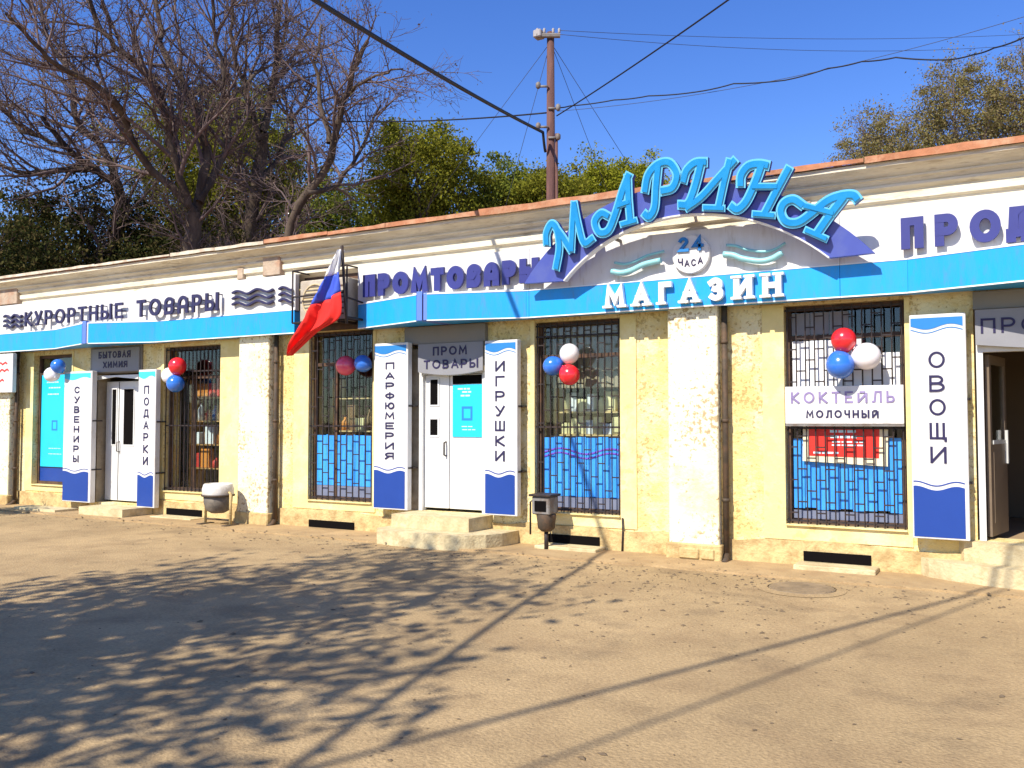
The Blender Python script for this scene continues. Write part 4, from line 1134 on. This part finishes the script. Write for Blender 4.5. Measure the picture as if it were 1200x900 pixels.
for z, s in ((8.35, -1), (7.52, -1), (7.9, 1), (7.3, 1)):
    m = MB(); c = Vector((PX, PY - .11, z)); m.tube([c, c + AX * (.17 * s)], .025, 6); q = c + AX * (.2 * s); m.lathe([(.02, -.05), (.05, -.02), (.05, .06), (.02, .09)], (q.x, q.y, q.z), 10); m.build('bracket', 'old_steel', t)
def wire(label, pts, r, mat='cable', sag=.0, n=24, jit=0):
    a = [Vector(p) for p in pts]
    out = []
    for k in range(len(a) - 1):
        for i in range(n):
            s = i / n
            p = a[k].lerp(a[k + 1], s); p.z -= sag * 4 * s * (1 - s); out.append(p)
    out.append(a[-1])
    m = MB(); m.tube(out, r, 6)
    return tag(m.build('overhead_wire', mat), label, 'wire', 'overhead wires')
wire('thick black cable running from the pole towards the viewer at upper left', [(PX - .06, PY - .12, 7.02), (PX - .02, PY - .3, 7.36), (-6.12, -3.43, 5.87), (-4.95, -9.2, 5.5), (-2.9, -20, 6.6)], .030, sag=.05)
wire('thin dark wire rising from the pole to the upper right', [(PX + .15, PY - .02, 7.75), (-3.28, 1.59, 7.30), (2.5, -3.4, 7.9)], .014, sag=.03)
wire('dark wire sagging from the pole across to the right edge', [(PX + .15, PY - .02, 7.92), (-7.77, 5.9, 7.98), (-6.83, 5.96, 7.95), (-6.09, 5.91, 7.88), (-5.17, 5.96, 7.8), (-4.43, 5.9, 7.8), (-3.51, 5.94, 7.7), (-2.77, 5.89, 7.75), (-2.19, 5.74, 7.7), (-1.64, 5.58, 7.6), (-0.88, 5.54, 7.39), (-0.5, 5.28, 7.3), (-0.21, 4.97, 7.23), (0.18, 4.72, 7.21), (3, 4.2, 7.3), (6, 3.5, 7.5)], .013, sag=.015, n=5)
wire('second thin wire from the pole lying close under the sagging right wire', [(PX + .15, PY, 7.85), (.3, 6.4, 8.2), (7, 6.5, 8.6)], .005, 'thin_wire', sag=.25)
wire('dark wire running level from the pole into the trees at left', [(PX - .1, PY, 7.86), (-16.74, 7.61, 9.75), (-33.65, 9.3, 13.7)], .016, sag=.12)
wire('upper faint wire from the pole top to the right edge', [(PX + .2, PY, 9.5), (.34, 17.25, 12.04), (8, 27, 14.5)], .006, 'thin_wire', sag=.15)
wire('lower faint wire from the pole top to the right edge', [(PX + .2, PY, 9.42), (.34, 17.25, 11.75), (8, 27, 14.2)], .006, 'thin_wire', sag=.25)
for lb, q in (('faint guy wire slanting down far left of the pole', (-11.9, 8.4, 8.2)), ('faint guy wire slanting down just left of the pole', (-9.70, 7.2, 7.5)), ('faint guy wire slanting down just right of the pole', (-8.2, 8.2, 7.4)), ('faint guy wire slanting down far right of the pole', (-8.2, 10.6, 7.7))):
    s = Vector((PX, PY, 9.3)); e = Vector(q); d = (e - s); k = (9.3 - .0) / max(.5, 9.3 - e.z)
    wire(lb, [s, s + d * k], .006, 'thin_wire', sag=.0, n=4)
# two service wires that pass beside the yard; their shadows cross the asphalt
wire('nearer of two street wires passing over the yard, casting a long shadow', [(-8.1, -23.7, 7.3), (-3.93, -13.2, 7.0), (-1.9, -8.15, 7.0), (5.3, 9.8, 7.3), (8.7, 18.3, 7.5)], .026, sag=.02)
wire('farther of two street wires passing over the yard, casting a fainter shadow', [(-7.2, -25.0, 7.3), (-3.5, -13.8, 7.0), (-1.75, -8.2, 7.0), (4.2, 10.3, 7.3), (6.9, 18.5, 7.5)], .016, sag=.02)

# ------------------------------------------------------------------ trees
def branch_mesh(polys, name, mat, parent):
    V = []; F = []
    o = 0
    for pts, r0, r1, n in polys:
        k = len(pts)
        p = np.array([(q[0], q[1], q[2]) for q in pts])
        d = np.gradient(p, axis=0)
        d /= np.maximum(np.linalg.norm(d, axis=1, keepdims=True), 1e-9)
        ref = np.where(np.abs(d[:, 2:3]) < .9, np.array([[0, 0, 1.]]), np.array([[1., 0, 0]]))
        u = np.cross(d, ref); u /= np.maximum(np.linalg.norm(u, axis=1, keepdims=True), 1e-9)
        for i in range(1, k):      # keep rings aligned
            if (u[i] * u[i - 1]).sum() < 0: u[i] = -u[i]
        w = np.cross(d, u)
        r = np.linspace(r0, r1, k)[:, None, None]
        a = np.arange(n) * (2 * PI / n)
        ring = p[:, None, :] + r * (u[:, None, :] * np.cos(a)[None, :, None] + w[:, None, :] * np.sin(a)[None, :, None])
        V.append(ring.reshape(-1, 3))
        i, j = np.meshgrid(np.arange(k - 1), np.arange(n), indexing='ij')
        q = np.stack([i * n + j, i * n + (j + 1) % n, (i + 1) * n + (j + 1) % n, (i + 1) * n + j], -1).reshape(-1, 4) + o
        F.append(q); o += k * n
    return np_mesh(np.concatenate(V), np.concatenate(F), name, mat, parent, True)

def np_mesh(V, F, name, mat, parent, smooth=False):
    off = np.array(base_of(parent)) if parent is not None else np.zeros(3)
    me = bpy.data.meshes.new(name)
    V = (V - off).astype(np.float32)
    me.vertices.add(len(V)); me.vertices.foreach_set('co', V.ravel())
    me.loops.add(F.size); me.loops.foreach_set('vertex_index', F.ravel().astype(np.int32))
    me.polygons.add(len(F))
    me.polygons.foreach_set('loop_start', np.arange(0, F.size, F.shape[1], dtype=np.int32))
    me.polygons.foreach_set('loop_total', np.full(len(F), F.shape[1], dtype=np.int32))
    if smooth: me.polygons.foreach_set('use_smooth', np.ones(len(F), dtype=bool))
    me.materials.append(MATS[mat])
    me.update(calc_edges=True)
    ob = bpy.data.objects.new(name, me); COL.objects.link(ob)
    if parent is not None: ob.parent = parent
    return ob

def leaf_mesh(P_, size, rs, name, mat, parent):
    """one small folded quad per point"""
    n = len(P_)
    a = rs.normal(size=(n, 3)); a /= np.linalg.norm(a, axis=1, keepdims=True)
    b = rs.normal(size=(n, 3)); b -= a * (a * b).sum(1, keepdims=True); b /= np.linalg.norm(b, axis=1, keepdims=True)
    s = size * rs.uniform(.6, 1.35, size=(n, 1))
    V = np.stack([P_ - a * s, P_ + b * s * .55, P_ + a * s, P_ - b * s * .55], 1).reshape(-1, 3)
    F = np.arange(4 * n).reshape(n, 4)
    return np_mesh(V, F, name, mat, parent)

def side_branches(rnd, pts, r0, r1, level, spec, polys, tips):
    """spawn children along a limb; spec[level] = (spacing, length, angle, lift)"""
    if level >= len(spec): return
    spacing, length, ang, lift = spec[level]
    acc = spacing * rnd.uniform(.3, 1.0)
    L = sum((Vector(pts[i + 1]) - Vector(pts[i])).length for i in range(len(pts) - 1))
    run = 0
    for i in range(len(pts) - 1):
        a, b = Vector(pts[i]), Vector(pts[i + 1])
        seg = (b - a).length
        if seg < 1e-6: continue
        while acc < seg:
            s = (run + acc) / L
            p = a.lerp(b, acc / seg); d = (b - a) / seg
            if s > (.15 if level == 0 else .08):
                side = d.orthogonal().normalized()
                side.rotate(Matrix.Rotation(rnd.uniform(0, 2 * PI), 3, d))
                an = R(ang) * rnd.uniform(.65, 1.35)
                nd = (d * math.cos(an) + side * math.sin(an) + Vector((0, 0, lift))).normalized()
                ln = length * rnd.uniform(.55, 1.25) * (1.0 - .45 * s)
                rr = (r0 + (r1 - r0) * s)
                c0 = max(min(rr * .66, ln * (.024 if level == 0 else .017) + .003), .0048); c1 = max(c0 * .30, .0040)
                k = 5 if level == 0 else 4 if level == 1 else 3
                q = [p]; dd = nd.copy()
                for j in range(k):
                    dd = (dd + Vector((rnd.gauss(0, .17), rnd.gauss(0, .17), rnd.gauss(0, .12) + lift * .35))).normalized()
                    q.append(q[-1] + dd * (ln / k))
                polys.append((q, c0, c1, 5 if level == 0 else 4 if level == 1 else 3))
                tips.append((level, q))
                side_branches(rnd, q, c0, c1, level + 1, spec, polys, tips)
            acc += spacing * rnd.uniform(.6, 1.4)
        acc -= seg; run += seg

def traced_tree(name, label, limbs, base, r0, spec, seed, bark, leafmat=None, nleaf=0, lsize=.08, group='bare trees behind the building', twig=None):
    rnd = random.Random(seed); rs = np.random.RandomState(seed)
    t = thing(name, label, 'tree', base, group)
    main = []; fine = []; tips = []
    for i, (pts, ra, rb) in enumerate(limbs):
        q = smooth_path(pts, 3)
        q = [p + Vector((rnd.gauss(0, .035), rnd.gauss(0, .05), rnd.gauss(0, .025))) for p in q]
        main.append((q, ra * .74, rb * .95, 9))
        if i > 0 or True: side_branches(rnd, q, ra * .74, rb * .95, 0, spec, fine, tips)
    branch_mesh(main, 'trunk', bark, t)
    branch_mesh(fine, 'branches', twig or bark, t)
    if leafmat:
        tp = [q for lv, q in tips if lv >= 1]
        P_ = []
        for _ in range(nleaf):
            q = rnd.choice(tp); i = rnd.randrange(1, len(q)); p = q[i]
            P_.append((p.x + rnd.gauss(0, .10), p.y + rnd.gauss(0, .10), p.z + rnd.gauss(0, .10)))
        leaf_mesh(np.array(P_), lsize, rs, 'crown', leafmat, t)
    return t

def crown_tree(name, label, base, height, rad, seed, bark, leafmat, nleaf, lsize, trunk_r=.16, low=.35, group=None, squash=1.0, clump=.32, spec=None, cat='tree', nl=9, dome=None, fill=.65):
    rnd = random.Random(seed); rs = np.random.RandomState(seed)
    if group == GT: nleaf = int(nleaf * 1.8); lsize *= .70
    t = thing(name, label, cat, base, group)
    b = Vector(base)
    fork = b + Vector((rnd.gauss(0, .15), rnd.gauss(0, .15), height * low))
    main = [(smooth_path([b, b.lerp(fork, .5) + Vector((rnd.gauss(0, .08), rnd.gauss(0, .08), 0)), fork], 3), trunk_r, trunk_r * .7, 9)]
    fine = []; tips = []
    cz = height * (low + 1) / 2
    for i in range(nl):
        a = 2 * PI * i / nl + rnd.uniform(-.3, .3)
        e = rnd.uniform(.2, 1.0)
        rr = rad * (1 - e * e * .75) ** .5 * rnd.uniform(.75, 1.0)
        tip = b + Vector((rr * math.cos(a), rr * math.sin(a) * squash, height * (low + (1 - low) * (.35 + .65 * e) * rnd.uniform(.85, 1.0))))
        st = fork - Vector((0, 0, height * low * rnd.uniform(0, .25)))
        mid = st.lerp(tip, .5) + Vector((rnd.gauss(0, .2), rnd.gauss(0, .2), rnd.uniform(.0, .5)))
        q = smooth_path([st, mid, tip], 4)
        main.append((q, trunk_r * .5, .02, 6))
        tips.append((1, q[-3:]))
        side_branches(rnd, q, trunk_r * .5, .02, 0, spec or [(.30, rad * .5, 48, .12), (.24, rad * .24, 45, .1)], fine, tips)
    branch_mesh(main, 'trunk', bark, t)
    branch_mesh(fine, 'branches', bark, t)
    tp = [q for lv, q in tips]
    idx = rs.randint(0, len(tp), nleaf)
    wgt = np.array([rnd.random() ** 1.5 for _ in tp])          # some clumps thick, some thin
    idx = rs.choice(len(tp), nleaf, p=wgt / wgt.sum())
    P_ = np.array([tp[i][min(len(tp[i]) - 1, 1 + int(rs.randint(0, len(tp[i]) - 1)))][:] for i in idx])
    P_ = P_ + rs.normal(size=P_.shape) * clump * np.array([1, 1, .8])
    if dome is not None:                                       # leaf clumps through a rounded crown: centre height, radii
        cz, rx, rz = dome
        nc = int(110 * rx)
        u = rs.normal(size=(nc, 3)); u /= np.linalg.norm(u, axis=1, keepdims=True)
        rr = rs.uniform(.15, 1.0, size=(nc, 1)) ** .45 * (1 + .14 * rs.normal(size=(nc, 1)))
        C_ = np.array([b.x, b.y, cz]) + u * rr * np.array([rx, rx, rz])
        cw = rs.uniform(.2, 1.0, size=nc); sz = rs.uniform(.10, .34, size=nc)
        k = int(nleaf * fill)
        j = rs.choice(nc, k, p=cw / cw.sum())
        Q = C_[j] + rs.normal(size=(k, 3)) * sz[j][:, None] * np.array([1, 1, .7])
        P_ = np.concatenate([P_[:nleaf - k], Q])
    leaf_mesh(P_, lsize, rs, 'crown', leafmat, t)
    return t

BARE = [(.30, 2.9, 46, .12), (.25, 1.40, 45, .12), (.16, .70, 44, .10)]
T1 = [
 ([(-19.45, 6.3, 0), (-19.42, 6.3, 3.0), (-19.4, 6.3, 5.53), (-19.33, 6.3, 6.37), (-19.26, 6.3, 7.22)], .42, .20),
 ([(-19.26, 6.31, 7.13), (-19.23, 5.97, 7.65), (-19.3, 5.54, 8.98), (-19.28, 5.16, 10.12), (-19.52, 4.67, 10.74), (-19.75, 4.19, 11.1), (-19.9, 3.75, 11.68), (-19.82, 3.42, 12.48)], .17, .05),
 ([(-19.26, 6.31, 7.13), (-19.18, 6.58, 8.3), (-19.39, 6.69, 9.58), (-20.01, 6.56, 10.88), (-20.66, 6.43, 11.94), (-21.04, 6.45, 13.03), (-21.26, 6.55, 14.4)], .20, .05),
 ([(-19.6, 6.8, 9.6), (-19.22, 7.08, 10.64), (-18.91, 7.01, 11.17), (-18.96, 6.71, 11.87), (-18.86, 6.5, 12.72), (-18.61, 6.37, 13.64)], .12, .04),
 ([(-19.3, 6.2, 7.4), (-19.98, 5.06, 8.62), (-19.73, 4.39, 9.54), (-19.74, 3.59, 9.93), (-19.79, 2.79, 10.05), (-19.79, 2.0, 10.44), (-19.63, 1.31, 10.79)], .15, .04),
 ([(-19.1, 6.37, 7.5), (-19.06, 7.18, 9.14), (-19.54, 7.7, 10.71), (-19.53, 8.52, 11.72), (-19.59, 9.32, 12.39)], .16, .04)]
traced_tree('bare_tree', 'large leafless tree with thick forked trunk behind the left roof', T1, (-19.45, 6.3, 0), .4, BARE, 1, 'bark_grey', 'leaf_bud', 5000, .035, twig='bark_twig')
T2 = [
 ([(-20.4, 9.2, 0), (-20.35, 9.2, 3), (-20.3, 9.23, 5.83), (-20.27, 9.18, 7.16), (-19.99, 9.27, 8.68), (-19.79, 9.3, 10.39)], .30, .18),
 ([(-19.79, 9.3, 10.39), (-19.76, 9.64, 11.66), (-19.79, 9.91, 13.73), (-19.83, 10.19, 15.65)], .17, .05),
 ([(-19.84, 9.29, 10.11), (-19.9, 8.76, 11.4), (-19.85, 8.32, 12.18), (-19.69, 7.92, 13.31), (-19.35, 7.65, 14.22)], .13, .04),
 ([(-19.95, 9.29, 8.87), (-19.79, 10.09, 10.03), (-19.9, 10.74, 11.23), (-19.81, 11.49, 12.68)], .13, .04)]
traced_tree('bare_tree', 'tall straight leafless tree just right of the forked one', T2, (-20.4, 9.2, 0), .3, BARE, 2, 'bark_grey', 'leaf_bud', 5000, .035, twig='bark_twig')
T3 = [
 ([(-17.6, 6.8, 0), (-17.1, 6.8, 3.2), (-16.51, 6.8, 5.53), (-16.06, 6.76, 6.78), (-15.28, 6.93, 7.85), (-14.7, 6.96, 9.21), (-14.27, 6.92, 10.32), (-13.79, 6.93, 11.01)], .24, .05),
 ([(-15.53, 6.69, 7.34), (-15.2, 7.44, 7.71), (-15.01, 8.08, 8.76), (-14.86, 8.67, 10.18)], .10, .03),
 ([(-14.99, 6.94, 8.61), (-15.28, 6.91, 9.7), (-15.51, 6.92, 10.81), (-15.54, 7.05, 11.85)], .10, .03),
 ([(-14.29, 6.71, 9.7), (-13.36, 6.65, 9.97), (-12.54, 6.55, 9.92)], .06, .02)]
traced_tree('bare_tree', 'leafless tree leaning right towards the utility pole', T3, (-17.6, 6.8, 0), .24, [(.28, 2.4, 46, .1), (.24, 1.2, 45, .1), (.16, .6, 44, .1)], 3, 'bark_grey', 'leaf_bud', 2500, .035, twig='bark_twig')
T4 = [
 ([(-24.7, 7.1, 0), (-24.4, 7.1, 3), (-24.1, 7.06, 5.83), (-23.04, 6.98, 8.18), (-23.38, 6.17, 8.97), (-23.7, 5.39, 9.55), (-23.75, 4.75, 10.18)], .28, .06),
 ([(-23.38, 6.17, 8.97), (-23.87, 5.32, 8.78), (-24.32, 4.5, 8.6), (-24.73, 3.68, 8.89)], .14, .04),
 ([(-23.56, 7.26, 8.0), (-24.2, 7.04, 9.88), (-25.03, 6.76, 10.81), (-25.36, 6.73, 12.24), (-26.19, 6.42, 13.59), (-26.61, 6.34, 15.16)], .17, .05),
 ([(-23.62, 5.43, 9.46), (-24.79, 4.94, 9.96), (-25.57, 4.64, 10.83), (-26.35, 4.34, 11.9)], .10, .03)]
traced_tree('bare_tree', 'dark crooked leafless tree at the far left edge', T4, (-24.7, 7.1, 0), .28, BARE, 4, 'bark_dark', 'leaf_bud', 5000, .035, twig='bark_twig')

GT = 'leafy trees behind the building'
crown_tree('evergreen_tree', 'dark dense evergreen thicket tree at the left edge behind the roof', (-25.6, 7.2, 0), 9.0, 3.0, 11, 'bark_dark', 'leaf_dark', 26000, .085, .2, .25, GT, nl=11, dome=(6.6, 3.2, 2.5))
crown_tree('evergreen_tree', 'dark brownish evergreen right of the left-edge thicket', (-22.3, 8.2, 0), 8.0, 2.5, 12, 'bark_dark', 'leaf_dark', 19000, .085, .16, .25, GT, nl=10, dome=(6.0, 2.4, 2.0))
crown_tree('evergreen_tree', 'dark low evergreen filling the corner above the left end of the roof', (-22.8, 3.2, 0), 6.9, 1.9, 13, 'bark_dark', 'leaf_dark', 13000, .075, .14, .25, GT, nl=10, dome=(5.0, 1.8, 1.8))
crown_tree('leafy_tree', 'broad olive green tree standing behind the large leafless trees', (-26.2, 13.6, 0), 14.2, 3.9, 14, 'bark_grey', 'leaf_spring', 38000, .09, .26, .42, GT, nl=13, dome=(11.4, 3.7, 3.0))
crown_tree('leafy_tree', 'rounded yellow-green tree left of the utility pole', (-18.6, 15.8, 0), 11.8, 2.2, 15, 'bark_grey', 'leaf_spring', 26000, .085, .2, .55, GT, nl=12, dome=(10.5, 2.1, 1.95))
crown_tree('leafy_tree', 'small green tree with uneven top between the rounded tree and the pole', (-17.0, 19.0, 0), 11.4, 1.8, 16, 'bark_grey', 'leaf_mid', 16000, .085, .16, .5, GT, nl=10, dome=(9.9, 1.7, 1.5))
crown_tree('leafy_tree', 'thin green tree directly left of the utility pole', (-15.3, 19.2, 0), 11.2, 1.6, 23, 'bark_grey', 'leaf_spring', 14000, .085, .16, .5, GT, nl=10, dome=(9.8, 1.7, 1.35))
crown_tree('leafy_tree', 'bright yellow-green bushy tree between the pole and the arch sign', (-14.1, 22.9, 0), 11.9, 1.9, 17, 'bark_grey', 'leaf_bright', 30000, .085, .18, .55, GT, nl=12, dome=(10.4, 2.2, 1.9), fill=.8)
crown_tree('leafy_tree', 'green tree partly hidden behind the leaning leafless tree', (-22.0, 15.5, 0), 10.4, 2.6, 18, 'bark_grey', 'leaf_mid', 17000, .085, .18, .45, GT, nl=11, dome=(8.8, 2.4, 1.8))
SP = [(.34, 1.5, 46, .14), (.26, .75, 45, .12), (.2, .42, 44, .1)]
crown_tree('budding_tree', 'brown budding tree, leftmost of those above the right roof', (-4.9, 32.4, 0), 15.2, 2.2, 19, 'bark_twig', 'leaf_brown', 15000, .075, .2, .6, GT, spec=SP, nl=12, dome=(13.4, 2.1, 2.1))
crown_tree('budding_tree', 'tall brown budding tree at the upper right above the roof', (-2.0, 33.6, 0), 17.4, 2.4, 20, 'bark_twig', 'leaf_brown', 20000, .075, .2, .55, GT, spec=SP, nl=13, dome=(14.8, 2.2, 3.0))
crown_tree('budding_tree', 'brown budding tree cut by the right edge of the view', (1.5, 34.5, 0), 18.6, 2.6, 21, 'bark_twig', 'leaf_brown', 20000, .075, .2, .5, GT, spec=SP, nl=13, dome=(15.4, 2.3, 3.2))
# yard tree left of the viewpoint, dappling the asphalt, and a shrub added for shade
crown_tree('yard_tree', 'spreading yard tree outside the view whose shade dapples the asphalt', (-7.35, -11.7, 0), 8.4, 3.1, 31, 'bark_grey', 'leaf_mid', 11500, .085, .17, .38, 'yard trees', nl=13, clump=.24, spec=[(.3, 1.6, 48, .08), (.24, .75, 45, .08), (.2, .4, 44, .05)])
crown_tree('added_shade_shrub', 'round shrub added outside the view to shade the ground at the left edge', (-16.0, -2.8, 0), 2.2, .8, 32, 'bark_grey', 'leaf_mid', 4000, .05, .04, .15, 'yard trees', clump=.12, cat='shrub')
